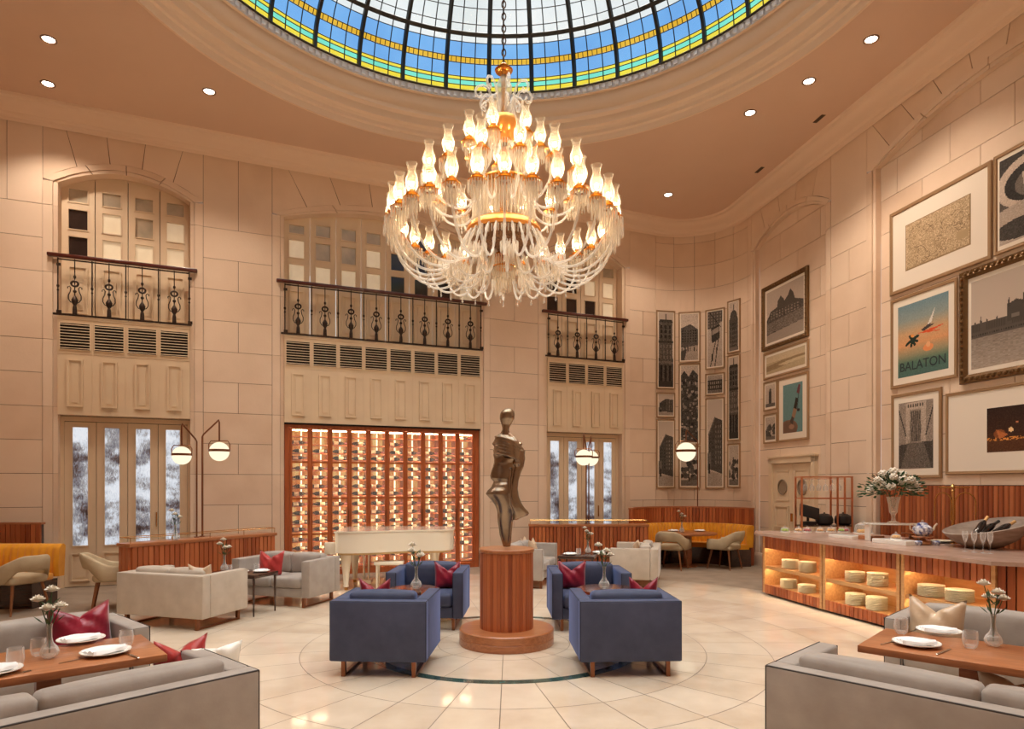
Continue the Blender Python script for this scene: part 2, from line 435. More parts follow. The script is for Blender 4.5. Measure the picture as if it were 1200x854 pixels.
for i in range(108):
    if i % 3 == 0: continue
    a = 2*PI*(i/3+.42)/36
    mb.tube([(CX+dm(t)[0]*math.cos(a), CY+dm(t)[0]*math.sin(a), dm(t)[1]-.01) for t in [j*1.35/14 for j in range(15)]], .009, 4)
for th in (.04,.08,.107,.205,.245,.34,.445,.53,.64,.78,1.2):
    mb.tube([(CX+dm(th)[0]*math.cos(2*PI*i/108), CY+dm(th)[0]*math.sin(2*PI*i/108), dm(th)[1]-.01) for i in range(108)], .009, 4, True)
for i in range(36*9):
    a = 2*PI*(i/9+.42)/36
    p0, p1 = dm(.205), dm(.245)
    mb.tube([(CX+p0[0]*math.cos(a), CY+p0[0]*math.sin(a), p0[1]-.01), (CX+p1[0]*math.cos(a), CY+p1[0]*math.sin(a), p1[1]-.01)], .007, 3)
struct('thin_leads', mb, LEAD, dome)

# ---- walls as coursed stone blocks standing on a mortar backing
BAYS = [(-7.43,-5.47), (-3.895,0.0), (1.551,3.476)]
SUR = .21
ZS, RI, ZTOP = 6.72, .29, 7.62            # spring line, arch rise, top of the stone
NI = [(wu(885), wu(967)), (wu(1026), wu(1026)+4.15)]
CO = .551; Z00 = 1.365-2*CO               # course grid
mb = MB()
def cell(u0, u1, z0, z1, off=0.0, back=-.012, g=.004):
    """one stone block, its face at off, its joint showing the backing"""
    mb.m = 0; mb.tone = random.random()*.75
    nseg = 1 if (u1 <= UT1 or u0 >= UT2) else 6
    us = [u0+g+(u1-u0-2*g)*i/nseg for i in range(nseg+1)]
    for a, b in zip(us, us[1:]):
        mb.poly([wp(a,off,z0+g), wp(b,off,z0+g), wp(b,off,z1-g), wp(a,off,z1-g)])
        mb.poly([wp(a,back,z0+g), wp(b,back,z0+g), wp(b,off,z0+g), wp(a,off,z0+g)])
        mb.poly([wp(a,off,z1-g), wp(b,off,z1-g), wp(b,back,z1-g), wp(a,back,z1-g)])
    for u in (us[0], us[-1]): mb.poly([wp(u,back,z0+g), wp(u,off,z0+g), wp(u,off,z1-g), wp(u,back,z1-g)])
    mb.tone = 0; mb.m = 1
    us = [u0+(u1-u0)*i/nseg for i in range(nseg+1)]
    for a, b in zip(us, us[1:]): mb.poly([wp(a,back,z0), wp(b,back,z0), wp(b,back,z1), wp(a,back,z1)])
def npoly(pts, off=0.0, back=-.012, tone=None):
    """flat stone of any outline on a straight stretch, pts as (u, z)"""
    cu = sum(p[0] for p in pts)/len(pts); cz = sum(p[1] for p in pts)/len(pts)
    def sh(p):
        d = math.hypot(p[0]-cu, p[1]-cz); k = max(0, 1-.007/max(d,.01)); return (cu+(p[0]-cu)*k, cz+(p[1]-cz)*k)
    q = [sh(p) for p in pts]
    mb.m = 0; mb.tone = random.random()*.75
    mb.poly([wp(a,off,z) for a, z in q])
    for (a, z), (b, y) in zip(q, q[1:]+q[:1]): mb.poly([wp(a,back,z), wp(b,back,y), wp(b,off,y), wp(a,off,z)])
    mb.m = 1; mb.tone = 0; mb.poly([wp(a,back,z) for a, z in pts])
def pier(u0, u1, split, z1=None, z0=0.0, off=0.0):
    """courses between two uprights; every other course is cut at the split points"""
    z1 = z1 or Z00+11*CO; k = -1
    while True:
        a, b = max(z0, Z00+k*CO), min(z1, Z00+(k+1)*CO); k += 1
        if a >= z1: break
        if b-a < .02: continue
        ss = [u0]+[s for s in (split[k % len(split)]) if u0 < s < u1]+[u1]
        for p, q in zip(ss, ss[1:]): cell(p, q, a, b, off, off-.012)
arch = lambda u, u0, u1, zs, ri: zs+ri*(1-((u-(u0+u1)/2)/((u1-u0)/2))**2)
ZP = Z00+11*CO   # 6.874 top of the regular courses
def archtop(u0, u1, ZSo, RIo, nv=5):
    """fan of voussoirs over an opening from pier edge u0 to u1"""
    c_, hw = (u0+u1)/2, (u1-u0)/2
    cut = [-hw]+[hw*(-1+2*i/nv) for i in range(1, nv)]+[hw]
    for k, (a, b) in enumerate(zip(cut, cut[1:])):
        la = a*1.22 if k else a; lb = b*1.22 if k < nv-1 else b
        if k == 0: la = a
        bot = [(c_+a+(b-a)*i/6, arch(c_+a+(b-a)*i/6, u0, u1, ZSo, RIo)) for i in range(7)]
        npoly(bot+[(c_+min(hw,lb), ZTOP), (c_+max(-hw,la), ZTOP)])
def surround(u0, u1, z0=0.0, off=.012, w=SUR, zs=ZS, ri=RI, depth=.30, nv=5):
    """stone architrave round an opening: jambs, arch ring and the reveal"""
    k = 0; z = z0
    while z < zs-.01:
        b = min(zs, (Z00+2*CO*(k+1)+CO)); k += 1
        if b-z > .05:
            for a_, b_ in ((u0-w, u0-.07), (u0-.07, u0)): cell(a_, b_, z, b, off if b_ != u0 else off-.02, -.03, .002 if b_ == u0 else .003)
            for a_, b_ in ((u1+.07, u1+w), (u1, u1+.07)): cell(a_, b_, z, b, off if a_ != u1 else off-.02, -.03, .002 if a_ == u1 else .003)
        z = b
    N = 20
    inn = [(u0+(u1-u0)*i/N, arch(u0+(u1-u0)*i/N, u0, u1, zs, ri)) for i in range(N+1)]
    mid = [(u0-.07+(u1-u0+.14)*i/N, arch(u0-.07+(u1-u0+.14)*i/N, u0-.07, u1+.07, zs, ri+.06)) for i in range(N+1)]
    out = [(u0-w+(u1-u0+2*w)*i/N, arch(u0-w+(u1-u0+2*w)*i/N, u0-w, u1+w, zs+.03, ri+.13)) for i in range(N+1)]
    for lo_, hi_, o in ((inn, mid, off-.02), (mid, out, off)):
        for k in range(4):
            s = slice(k*5, k*5+6); npoly(lo_[s]+hi_[s][::-1], o, -.03)
    mb.m = 0; mb.tone = .2
    for (a, za), (b, zb) in zip(inn, inn[1:]): mb.poly([wp(a,off-.02,za), wp(b,off-.02,zb), wp(b,-depth,zb), wp(a,-depth,za)])
    for u in (u0, u1): mb.poly([wp(u,off-.02,z0), wp(u,-depth,z0), wp(u,-depth,zs), wp(u,off-.02,zs)])
    mb.tone = 0
# back wall
edges = [-8.6]
p0 = -8.6
for (a, b) in BAYS:
    e = a-SUR
    mid = (p0+e)/2 if p0 > -8 else -8.3
    pier(p0, e, [[mid], []] if p0 > -8 else [[mid],[mid]])
    if p0 > -8:     # plain stone above the pier between two fans
        pass
    p0 = b+SUR
pier(p0, UT1, [[(p0+UT1)/2], []])
for k, (a, b) in enumerate(BAYS):
    surround(a, b)
    u0, u1 = a-SUR, b+SUR
    archtop(u0, u1, ZS+.03, RI+.13, 5 if b-a < 3 else 7)
for a, b in ((-8.6, BAYS[0][0]-SUR), (BAYS[0][1]+SUR, BAYS[1][0]-SUR), (BAYS[1][1]+SUR, BAYS[2][0]-SUR), (BAYS[2][1]+SUR, UT1)):
    cs = [a, (a+b)/2, b] if b-a > .9 else [a, b]
    for p, q in zip(cs, cs[1:]): cell(p, q, ZP, ZTOP)
struct('wall_back', mb, [STONE, MORTAR], smooth=0, fixn=False)
# rounded corner
mb = MB()
us = [UT1+RC*ANG*i/5 for i in range(6)]
pier(UT1, UT2, [us[1:-1:2], us[2:-1:2]])
pier(UT1, UT2, [us[1:-1]], ZTOP, ZP)
struct('wall_corner', mb, [STONE, MORTAR], smooth=20, fixn=False)
# right wall with two shallow arched niches
mb = MB()
NR = .10
zsn, rin = 6.80, .32
n1a, n1b = NI[0]; n2a, n2b = NI[1]
pier(UT2, n1a-.16, [[]])
pier(n1b+.16, n2a-.2, [[(n1b+n2a)/2], []])
pier(n2b+.2, 20.5, [[n2b+1, n2b+2.4, n2b+3.6, n2b+5], [n2b+1.6, n2b+3, n2b+4.2]])
surround(n1a, n1b, w=.16, zs=zsn, ri=rin, depth=NR)
surround(n2a, n2b, w=.2, zs=6.86, ri=.34, depth=NR)
archtop(n1a-.16, n1b+.16, zsn+.03, rin+.13, 5)
archtop(n2a-.2, n2b+.2, 6.89, .47, 9)
for a, b in ((UT2, n1a-.16), (n1b+.16, n2a-.2), (n2b+.2, 20.5)): cell(a, b, ZP, ZTOP)
m1 = (n1a+n1b)/2
pier(n1a, n1b, [[m1-.4, m1+.9], [m1+.2]], zsn+rin+.02, off=-NR)
pier(n2a, n2b, [[n2a+.35+k*1.0 for k in range(4)], [n2a+.85+k*1.0 for k in range(4)]], 6.86+.36, off=-NR)
struct('wall_right', mb, [STONE, MORTAR], smooth=0, fixn=False)
# unseen walls that close the room
mb = MB()
Lp = wp(-8.6)
def slab(p, q, z0, z1, nm, th=.15):
    b = MB(); d = Vector((q[0]-p[0], q[1]-p[1])); n_ = Vector((-d.y, d.x)).normalized()*th
    b.prism([(p[0],p[1]), (q[0],q[1]), (q[0]+n_.x,q[1]+n_.y), (p[0]+n_.x,p[1]+n_.y)], z0, z1); return struct(nm, b, pbr(nm+' stone', c(215,182,152), .8), smooth=0)
Rp = wp(20.5)
slab((Lp.x-2.2,-3.5), (Lp.x, Lp.y), 0, HC+.2, 'wall_left')
slab((Rp.x,Rp.y), (Lp.x-2.2,-3.5), 0, HC+.2, 'wall_front')
# cornice along the walls
mb = MB()
pr = [(.0,7.60),(.03,7.58),(.05,7.63),(.09,7.65),(.12,7.69),(.20,7.72),(.26,7.73),(.33,7.77),(.36,7.80),(.42,7.81),(.44,7.85)]
us = [-8.6+i*(UT1+8.6)/12 for i in range(13)]+[UT1+RC*ANG*i/20 for i in range(1,21)]+[UT2+i*(20.5-UT2)/12 for i in range(1,13)]
rows = [[mb.V(wp(u,o,z)) for o, z in pr] for u in us]
for a, b in zip(rows, rows[1:]):
    for j in range(len(pr)-1): mb.F((a[j], b[j], b[j+1], a[j+1]))
struct('trim_3', mb, PLASTER, smooth=25, fixn=False)
# skirting on the piers
def sweep(u0, u1, prof, nm, mat, nseg=1):
    b = MB(); us = [u0+(u1-u0)*i/nseg for i in range(nseg+1)]
    rows = [[b.V(wp(u,o,z)) for o, z in prof] for u in us]
    for r0, r1 in zip(rows, rows[1:]):
        for j in range(len(prof)-1): b.F((r0[j], r1[j], r1[j+1], r0[j+1]))
    b.F(rows[0]); b.F(rows[-1][::-1])
    return struct(nm, b, mat, smooth=25)
SK = [(0,0),(.04,0),(.04,.20),(.03,.24),(.015,.27),(0,.28)]
for a, b in ((-8.6, BAYS[0][0]-.05), (BAYS[0][1]+.05, BAYS[1][0]-.05), (BAYS[1][1]+.05, BAYS[2][0]-.05), (BAYS[2][1]+.05, UT1)):
    sweep(a, b, [(o+.014,z) for o, z in SK], 'baseboard_back', STONE)
sweep(UT1, UT2, SK, 'baseboard_corner', STONE, 16)
sweep(UT2, 20.5, [(o+.014,z) for o, z in SK], 'baseboard_right', STONE)

# ---- fill of the three bays
def wallM(u, off=0.0): return Matrix.Translation(wp(u, off)) @ Matrix.Rotation(wang(u), 4, 'Z')
def leafpanel(b, x0, x1, z0, z1, y=-.0, d=.018):
    """raised field with a moulded edge; local -y faces the room"""
    b.box(x0, x1, y-.008, y, z0, z1)
    w = .026
    b.box(x0, x1, y-.032, y, z0, z0+w); b.box(x0, x1, y-.032, y, z1-w, z1); b.box(x0, x0+w, y-.032, y, z0+w, z1-w); b.box(x1-w, x1, y-.032, y, z0+w, z1-w)
    b.box(x0+w*2.6, x1-w*2.6, y-.022, y-.008, z0+w*2.6, z1-w*2.6)
panes_dark = {0: [(0,1),(0,2)], 1: [(4,1),(4,2),(5,0),(5,1),(5,2),(6,2)], 2: [(0,1),(0,2),(1,1),(1,2),(2,2)]}
panes_grey = {0: [(0,0),(1,0),(2,0),(2,1),(3,0)], 1: [(0,0),(1,0),(2,0),(3,0),(1,1),(2,1),(6,0),(7,0)], 2: [(0,0),(1,0),(2,0),(3,0)]}
for bi, (a, b) in enumerate(BAYS):
    W = b-a; nl = 4 if bi != 1 else 8; lw = W/nl; M = wallM(a)
    # upper french window
    win = struct('window_%d' % (bi+1)); win.matrix_world = wallM(a, -.26)
    arL = lambda x: ZS+RI*(1-((x-W/2)/(W/2))**2)
    for l in range(nl):
        f = MB(); x0, x1 = l*lw+.006, (l+1)*lw-.006; xc = (x0+x1)/2
        pw = .135
        # leaf face with three pane holes: build as bars
        zs_ = [(5.58,5.92), (6.05,6.38), (6.51, min(6.73, arL(xc)-.12))]
        f.box(x0, xc-pw, -.04, 0, 4.4, 6.5); f.box(xc+pw, x1, -.04, 0, 4.4, 6.5)
        f.box(xc-pw, xc+pw, -.04, 0, 4.4, zs_[0][0]); f.box(xc-pw, xc+pw, -.04, 0, zs_[0][1], zs_[1][0]); f.box(xc-pw, xc+pw, -.04, 0, zs_[1][1], zs_[2][0])
        xs = [x0, xc-pw, xc-pw/3, xc+pw/3, xc+pw, x1]
        for p, q in zip(xs, xs[1:]):
            zb = 6.5 if (q <= xc-pw+1e-4 or p >= xc+pw-1e-4) else zs_[2][1]
            za, zc = arL(p)+.02, arL(q)+.02
            i = [f.V(t) for t in ((p,-.04,zb),(q,-.04,zb),(q,-.04,zc),(p,-.04,za),(p,0,zb),(q,0,zb),(q,0,zc),(p,0,za))]
            for k in ((0,1,2,3),(7,6,5,4),(0,4,5,1),(3,2,6,7),(0,3,7,4),(1,5,6,2)): f.F([i[j] for j in k])
        leafpanel(f, xc-.14, xc+.14, 4.62, 5.42, -.04)
        for z0_, z1_ in zs_:       # beads round the panes
            w = .018
            f.box(xc-pw-w, xc+pw+w, -.052, -.04, z0_-w, z0_); f.box(xc-pw-w, xc+pw+w, -.052, -.04, z1_, z1_+w)
            f.box(xc-pw-w, xc-pw, -.052, -.04, z0_, z1_); f.box(xc+pw, xc+pw+w, -.052, -.04, z0_, z1_)
        lf = struct('window_leaf', f, CREAM, win, smooth=0)
        for k, (z0_, z1_) in enumerate(zs_):
            g = MB(); g.box(xc-pw, xc+pw, -.018, -.012, z0_, z1_)
            key = (l, 2-k)
            m_ = PANE_D if key in panes_dark[bi] else PANE_M if key in panes_grey[bi] else PANE_L
            struct('pane', g, m_, lf, smooth=0)
    # infill box with vents and raised fields
    tr = struct('trim_%d' % (4+bi)); tr.matrix_world = wallM(a, -.0)
    f = MB(); f.box(.0, W, -.035, .25, 2.89, 4.50); f.box(-.0, W, -.05, -.035, 4.47, 4.51)
    for l in range(nl+1): f.box(max(0,l*lw-.004), min(W,l*lw+.004), -.04, -.035, 2.9, 4.47)
    f.box(0, W, -.042, -.035, 3.90, 3.915)
    for l in range(nl): leafpanel(f, l*lw+.13, (l+1)*lw-.13, 3.02, 3.81, -.035)
    struct('panelled_board', f, CREAM, tr, smooth=0)
    for l in range(nl):
        g = MB(); x0, x1 = l*lw+.035, (l+1)*lw-.035
        g.m = 1; g.box(x0, x1, -.037, -.033, 3.97, 4.40); g.m = 0
        for k in range(9):
            z = 3.985+k*.048; i = [g.V(t) for t in ((x0,-.037,z+.012),(x1,-.037,z+.012),(x1,-.062,z-.002),(x0,-.062,z-.002),(x0,-.037,z+.016),(x1,-.037,z+.016),(x1,-.062,z+.002),(x0,-.062,z+.002))]
            for q in ((0,1,2,3),(7,6,5,4),(3,2,6,7)): g.F([i[j] for j in q])
        g.box(x0-.01,x0,-.055,-.035,3.96,4.41); g.box(x1,x1+.01,-.055,-.035,3.96,4.41); g.box(x0-.01,x1+.01,-.055,-.035,4.40,4.41); g.box(x0-.01,x1+.01,-.055,-.035,3.96,3.97)
        struct('vent_grille', g, [CREAM, DARK], tr, smooth=0)
    # balcony railing
    names = ['short iron balcony railing with wooden handrail over the leftmost tall door', 'long iron balcony railing with wooden handrail above the wine cabinet', 'short iron balcony railing with wooden handrail behind the chandelier, right bay']
    rl = thing('balcony_railing', names[bi], 'railing', wp(a, .02), wang(a), 'wrought iron balcony railings')
    f = MB(); f.rbox(-.14, W+.12, -.075, .005, 5.47, 5.53, .015, 2); part('handrail', f, MAHOG, rl)
    f = MB(); f.box(-.06, W+.03, -.05, -.02, 4.52, 4.55); f.box(0, W, -.045, -.025, 5.43, 5.45); part('bottom_rail', f, IRON, rl, smooth=0)
    for l in range(nl+1):
        f = MB(); x = min(max(l*lw, .01), W-.01); f.tube([(x,-.035,4.54),(x,-.035,5.46)], .011, 6)
        f.sphere(x,-.035,5.0,.022,8,6,1.3); f.sphere(x,-.035,4.93,.018,8,6)
        if l in (0, nl): f.box(x-.02,x+.05,-.05,-.02,4.55,4.60); f.box(x-.02,x+.04,-.05,-.02,5.33,5.37)
        part('post', f, IRON, rl)
    for l in range(nl):
        x = (l+.5)*lw; f = MB(); y = -.035
        f.tube([(x,y,4.9),(x,y,5.46)], .009, 6); f.tube([(x,y,4.54),(x,y,4.92)], .011, 6)
        f.lathe([(0,4.54),(.035,4.54),(.03,4.66),(.02,4.70),(.045,4.74),(.05,4.79),(.03,4.83),(.012,4.86)], 10, x, y)
        f.sphere(x,y,4.93,.028,8,6); f.sphere(x,y,5.17,.022,8,6,1.4)
        f.tube([(x+.05*math.cos(t),y-.005,5.055+.042*math.sin(t)) for t in [2*PI*k/16 for k in range(16)]], .017, 6, True)
        for sgn in (-1, 1):
            pts = [(x+sgn*(.02+.08*math.sin(min(1,t*1.3)*PI)*(1) - .0), y, 4.74+.26*t) for t in [k/8 for k in range(9)]]
            pts += [(x+sgn*(.045+.035*math.cos(q)), y, 5.0+.035*math.sin(q)) for q in [PI*(1-k/6)*-1+PI*2 for k in range(0)]]
            pts = [(x+sgn*.02,y,4.74),(x+sgn*.06,y,4.75),(x+sgn*.09,y,4.80),(x+sgn*.09,y,4.86),(x+sgn*.065,y,4.92),(x+sgn*.055,y,4.98),(x+sgn*.075,y,5.01),(x+sgn*.10,y,4.995),(x+sgn*.10,y,4.97)]
            f.tube(pts, .008, 5)
        part('baluster', f, IRON, rl)
    # tall folding doors with cast glass strips in the two outer bays
    if bi == 1:
        g = MB(); g.box(0, W, .54, .7, 0, 2.89); g.box(0, W, .25, .7, 2.87, 2.9); g.box(0, W, -.0, .26, 2.862, 2.889); q_ = struct('trim_7', g, DARK, smooth=0); q_.matrix_world = wallM(a, 0)  # unseen dark box added to seal out sky light behind the cabinet
    if bi != 1:
        dr = struct('door_%d' % (1 if bi == 0 else 2)); dr.matrix_world = wallM(a, -.20)
        f = MB(); f.box(0,.05,-.03,.05,0,2.88); f.box(W-.05,W,-.03,.05,0,2.88); f.box(.05,W-.05,-.03,.05,2.80,2.88)
        struct('door_frame', f, CREAM, dr, smooth=0)
        dl = (W-.1)/4
        for l in range(4):
            x0, x1 = .05+l*dl+.004, .05+(l+1)*dl-.004; xc = (x0+x1)/2; g = .11
            f = MB(); f.box(x0,xc-g,-.02,.02,.01,2.79); f.box(xc+g,x1,-.02,.02,.01,2.79); f.box(xc-g,xc+g,-.02,.02,.01,.70); f.box(xc-g,xc+g,-.02,.02,2.70,2.79)
            for q0, q1, r0, r1 in ((xc-g-.016,xc-g,.70,2.70),(xc+g,xc+g+.016,.70,2.70),(xc-g-.016,xc+g+.016,.684,.70),(xc-g-.016,xc+g+.016,2.70,2.716)): f.box(q0,q1,-.032,-.02,r0,r1)
            leafpanel(f, xc-.14, xc+.14, .10, .58, -.02)
            lf = struct('door_leaf', f, CREAM, dr, smooth=0)
            f = MB(); f.box(xc-g,xc+g,-.006,.0,.70,2.70); struct('textured_glass', f, HAMMER, lf, smooth=0)
        f = MB(); f.box(W/2+dl-.03,W/2+dl-.015,-.05,-.02,1.0,1.25); struct('door_handle', f, BRASS, dr)
        f = MB(); f.box(0, W, .02, .3, 0, 2.89); f.box(0,W,.1,.3,4.4,7.0); struct('wall_infill', f, DARK, dr, smooth=0)
# small double door in the right wall
ud0, ud1 = wu(903), wu(949); dr = struct('door_3'); dr.matrix_world = wallM(ud0, -NR+.012); W = ud1-ud0; H = 2.16
f = MB(); f.box(-.11,0,-.07,.01,0,H+.1); f.box(W,W+.11,-.07,.01,0,H+.1); f.box(-.11,W+.11,-.07,.01,H,H+.12); f.box(-.13,W+.13,-.09,.01,H+.12,H+.15)
struct('door_frame', f, CREAM, dr, smooth=0)
for l in range(2):
    x0, x1 = l*W/2+.003, (l+1)*W/2-.003; xc = (x0+x1)/2
    f = MB(); f.box(x0,x1,-.02,.01,.0,H-.01)
    hw_ = (x1-x0)/2-.10
    leafpanel(f, xc-hw_, xc+hw_, .2, .72, -.02); leafpanel(f, xc-hw_, xc+hw_, .86, 1.30, -.02)
    f.box(xc-hw_,xc+hw_,-.03,-.02,1.40,1.415); f.box(xc-hw_,xc+hw_,-.03,-.02,2.0,2.015); f.box(xc-hw_,xc-hw_+.015,-.03,-.02,1.4,2.015); f.box(xc+hw_-.015,xc+hw_,-.03,-.02,1.4,2.015)
    lf = struct('door_leaf', f, CREAM, dr, smooth=0)
    f = MB(); f.M = Matrix.Translation((xc,-.02,1.68)) @ Matrix.Rotation(PI/2,4,'X'); f.lathe([(0,.004),(.13,.004),(.13,.02),(.155,.02),(.155,0)], 24)
    struct('porthole', f, pbr('frosted porthole', c(150,130,108), .3), lf)
f = MB(); f.box(W/2-.02,W/2+.02,-.05,-.02,1.0,1.16); struct('door_handle', f, BRASS, dr)
# slatted timber wainscot on the right wall, standing in the second niche
def slats(b, u0, u1, z0, z1, off, w=.075, proj=.02):
    n_ = max(1, int((u1-u0)/w)); w = (u1-u0)/n_
    for i in range(n_):
        a, q = u0+i*w, u0+(i+1)*w; b.tone = random.random()
        A, B_, C_, D = wp(a+.004,off), wp(q-.004,off), wp(q-.016,off+proj), wp(a+.016,off+proj)
        b.prism([(A.x,A.y),(B_.x,B_.y),(C_.x,C_.y),(D.x,D.y)], z0, z1)
    b.tone = 0
b = MB(); slats(b, n2a+.02, n2b-.02, 0, 1.72, -NR+.03, proj=.014)
b.m = 1
A_, B_ = wp(n2a+.02,-NR), wp(n2b-.02,-NR); C_, D_ = wp(n2b-.02,-NR+.028), wp(n2a+.02,-NR+.028)
b.prism([(A_.x,A_.y),(B_.x,B_.y),(C_.x,C_.y),(D_.x,D_.y)], 0, 1.73); b.m = 0
o = part('timber_wainscot', b, [WOOD, WOODD], smooth=0); tag(o, 'slatted walnut wainscot on the right wall beneath the big framed pictures', 'wall panel')

# downlights and ceiling grilles
spots = [(57,46,'far left one of the pair nearer the dome'),(56,98,'one nearest the left cornice'),(245,107,'one above the gap between left and middle windows'),(1021,46,'one nearest the top right'),(948,95,'middle one of the right row'),(879,132,'one at the far end of the right row'),(783,228,'one in the corner above the narrow framed photos')]
first = None
def ceil_xy(px, py): Y = (HC-EYE)*FPX/(HY-py); return ((px-600)*Y/FPX, Y)
for px, py, w in spots:
    x, y = ceil_xy(px, py); lab = 'round recessed ceiling downlight, lit, the '+w
    if first is None:
        first = thing('ceiling_downlight', lab, 'downlight', (x,y,HC), 0, 'lit ceiling downlights')
        f = MB(); f.lathe([(.075,-.001),(.10,-.001),(.10,-.012),(.085,-.014),(.075,-.004)], 20); part('trim_ring', f, pbr('downlight ring', c(120,88,66), .4), first)
        f = MB(); f.lathe([(0,-.004),(.072,-.004),(.072,-.002),(0,-.002)], 20); part('lens', f, DOWN, first)
    else: dup(first, (x,y,HC), 0, lab)
for px, py, lab in ((960,139,'small dark rectangular ceiling grille beside the right downlights'),(890,199,'small dark rectangular ceiling grille nearer the room corner')):
    x, y = ceil_xy(px, py); f = MB(); f.box(-.12,.12,-.035,.035,-.006,0)
    for k in range(4): f.box(-.11,.11,-.03+k*.016,-.024+k*.016,-.012,-.006)
    o = part('ceiling_grille', f, pbr('grille metal '+lab[:5]+str(px), c(96,74,58), .5), smooth=0); o.location = (x,y,HC); o.rotation_euler.z = math.radians(-80); tag(o, lab, 'ceiling vent', 'small ceiling grilles')
# ================================================================== WINE CABINET
a, b_ = BAYS[1]; W = b_-a
cabn = thing('wine_cabinet', 'wall-wide lit timber and glass wine cabinet beneath the long balcony', 'wine cabinet', wp(a, -.10), wang(a))
D = .42
BACKGLOW, nt, out = new_mat('painted amber glow panel'); N, L = nt.nodes, nt.links
_tc = N.new('ShaderNodeTexCoord'); _mp = N.new('ShaderNodeMapping'); _mp.inputs['Scale'].default_value = (5,5,1.1); L.new(_tc.outputs['Object'], _mp.inputs[0])
_nz = N.new('ShaderNodeTexNoise'); _nz.inputs['Scale'].default_value = 1.5; _nz.inputs['Detail'].default_value = 5; L.new(_mp.outputs[0], _nz.inputs['Vector'])
_cr = N.new('ShaderNodeValToRGB'); _cr.color_ramp.elements[0].position = .36; _cr.color_ramp.elements[0].color = c(190,84,30); _cr.color_ramp.elements[1].position = .64; _cr.color_ramp.elements[1].color = c(255,206,130)
_k = _cr.color_ramp.elements.new(.5); _k.color = c(236,136,60); L.new(_nz.outputs['Fac'], _cr.inputs[0])
_em = N.new('ShaderNodeEmission'); _em.inputs[1].default_value = .55; L.new(_cr.outputs[0], _em.inputs[0]); L.new(_em.outputs[0], out.inputs[0])  # uneven amber cabinet glow painted into the panel's emission
LEDB = emis('wine cabinet back light', (1,.74,.42,1), 2.2)
TI = [.12, .787, 1.468, 2.156, 2.80]; nc = 10
ox = [(.105+i*(W-.21)/nc+.045, .105+(i+1)*(W-.21)/nc-.045) for i in range(nc)]
f = MB(); f.box(.01,.10,-.03,D,0,2.86); f.box(W-.10,W-.01,-.03,D,0,2.86); f.box(.10,W-.10,-.03,D,2.80,2.86); f.box(.10,W-.10,-.03,D,0,.10)
part('frame', f, WOODW, cabn, smooth=0)
f = MB(); f.box(.10,W-.10,D-.02,D,.10,2.80); part('back_panel', f, BACKGLOW, cabn, smooth=0)
for i in range(nc):
    x0, x1 = ox[i]; f = MB()
    f.box(x0-.043,x0,-.02,.02,.105,2.795); f.box(x1,x1+.043,-.02,.02,.105,2.795)
    for z in TI: f.box(x0,x1,-.018,.018,z-(.018 if z != TI[0] else .005),z+.018)
    dr = part('door', f, WOODW, cabn, smooth=0)
    f = MB(); f.box(x0,x1,-.004,-.001,.13,2.79); part('door_glass', f, GLASSC, dr, smooth=0)
    if i % 2 == 0: f = MB(); f.box(x1+.012,x1+.030,-.045,-.02,.98,1.24); part('door_handle', f, COPPER, dr, smooth=0)
    f = MB(); f.box(x0-.05,x0-.035,.05,D-.03,.10,2.80); part('divider_panel', f, WOODW, cabn, smooth=0)
    f = MB(); f.box(x1+.02,x1+.036,.022,.03,.14,2.76); part('light_strip', f, LEDW, cabn, smooth=0)  # hidden strip added behind the stile to light the bottle fronts
    f = MB(); f.box(x0+.19,x0+.215,D-.035,D-.022,.14,2.76); part('light_strip', f, LEDB, cabn, smooth=0)
    f = MB()
    f.box(x0,x1,.06,.085,2.755,2.77); part('light_strip', f, LEDW, cabn, smooth=0)
shz = []
f = MB()
for t in range(4):
    z0, z1 = TI[t], TI[t+1]
    for k in range(4):
        z = z0+(.03 if k == 0 else 0)+(z1-z0)*k/4+.01; shz.append(z+.01)
        f.box(.10,W-.10,.10,D-.04,z-.006,z+.01)
part('shelves', f, WOODW, cabn, smooth=0)
ordn = ['first','second','third','fourth','fifth','sixth','seventh','eighth','ninth','tenth','eleventh','twelfth','thirteenth','fourteenth','fifteenth','sixteenth']
bot0 = None; Mc = Matrix.Translation(wp(a,-.10)) @ Matrix.Rotation(wang(a),4,'Z')
bprof = [(0,0),(.036,0),(.038,.01),(.038,.19),(.034,.215),(.016,.245),(.0145,.30),(.0165,.302),(.0165,.315),(0,.315)]
for i in range(nc):
    for r, z in enumerate(shz[::-1]):
        if r == 15 and i > 2: continue
        if i in (8,9) and r > 12 and random.random() < .7: continue
        if random.random() < (.5 if r < 2 else .03): continue
        x0, x1 = ox[i]; flip = random.random() < .45
        loc = Mc @ Vector((x0+.14 + random.uniform(-.02,.03), .16+random.uniform(-.01,.02), z+.039))
        xx = (x0 if not flip else x1)
        loc = Mc @ Vector((xx + (-.015 if not flip else .015) + random.uniform(-.01,.01), .17, z+.0385))
        lab = 'dark wine bottle lying in the %s column, on the %s shelf from the cabinet top' % (ordn[i], ordn[r])
        rz = wang(a)+(0 if not flip else PI)
        if bot0 is None:
            bot0 = thing('wine_bottle', lab, 'wine bottle', loc, rz, 'wine bottles lying in the lit cabinet')
            Mx = Matrix.Rotation(PI/2,4,'Y')
            g = MB(Mx); g.lathe(bprof, 12); part('bottle_body', g, BOTTLE, bot0)
            g = MB(Mx); g.lathe([(.0385,.055),(.0388,.055),(.0388,.145),(.0385,.145)], 12); part('paper_label', g, LABELM, bot0)
            g = MB(Mx); g.lathe([(.0155,.262),(.0172,.262),(.0172,.317),(0,.317)], 10); part('foil', g, RED, bot0)
        else: dup(bot0, loc, rz, lab)

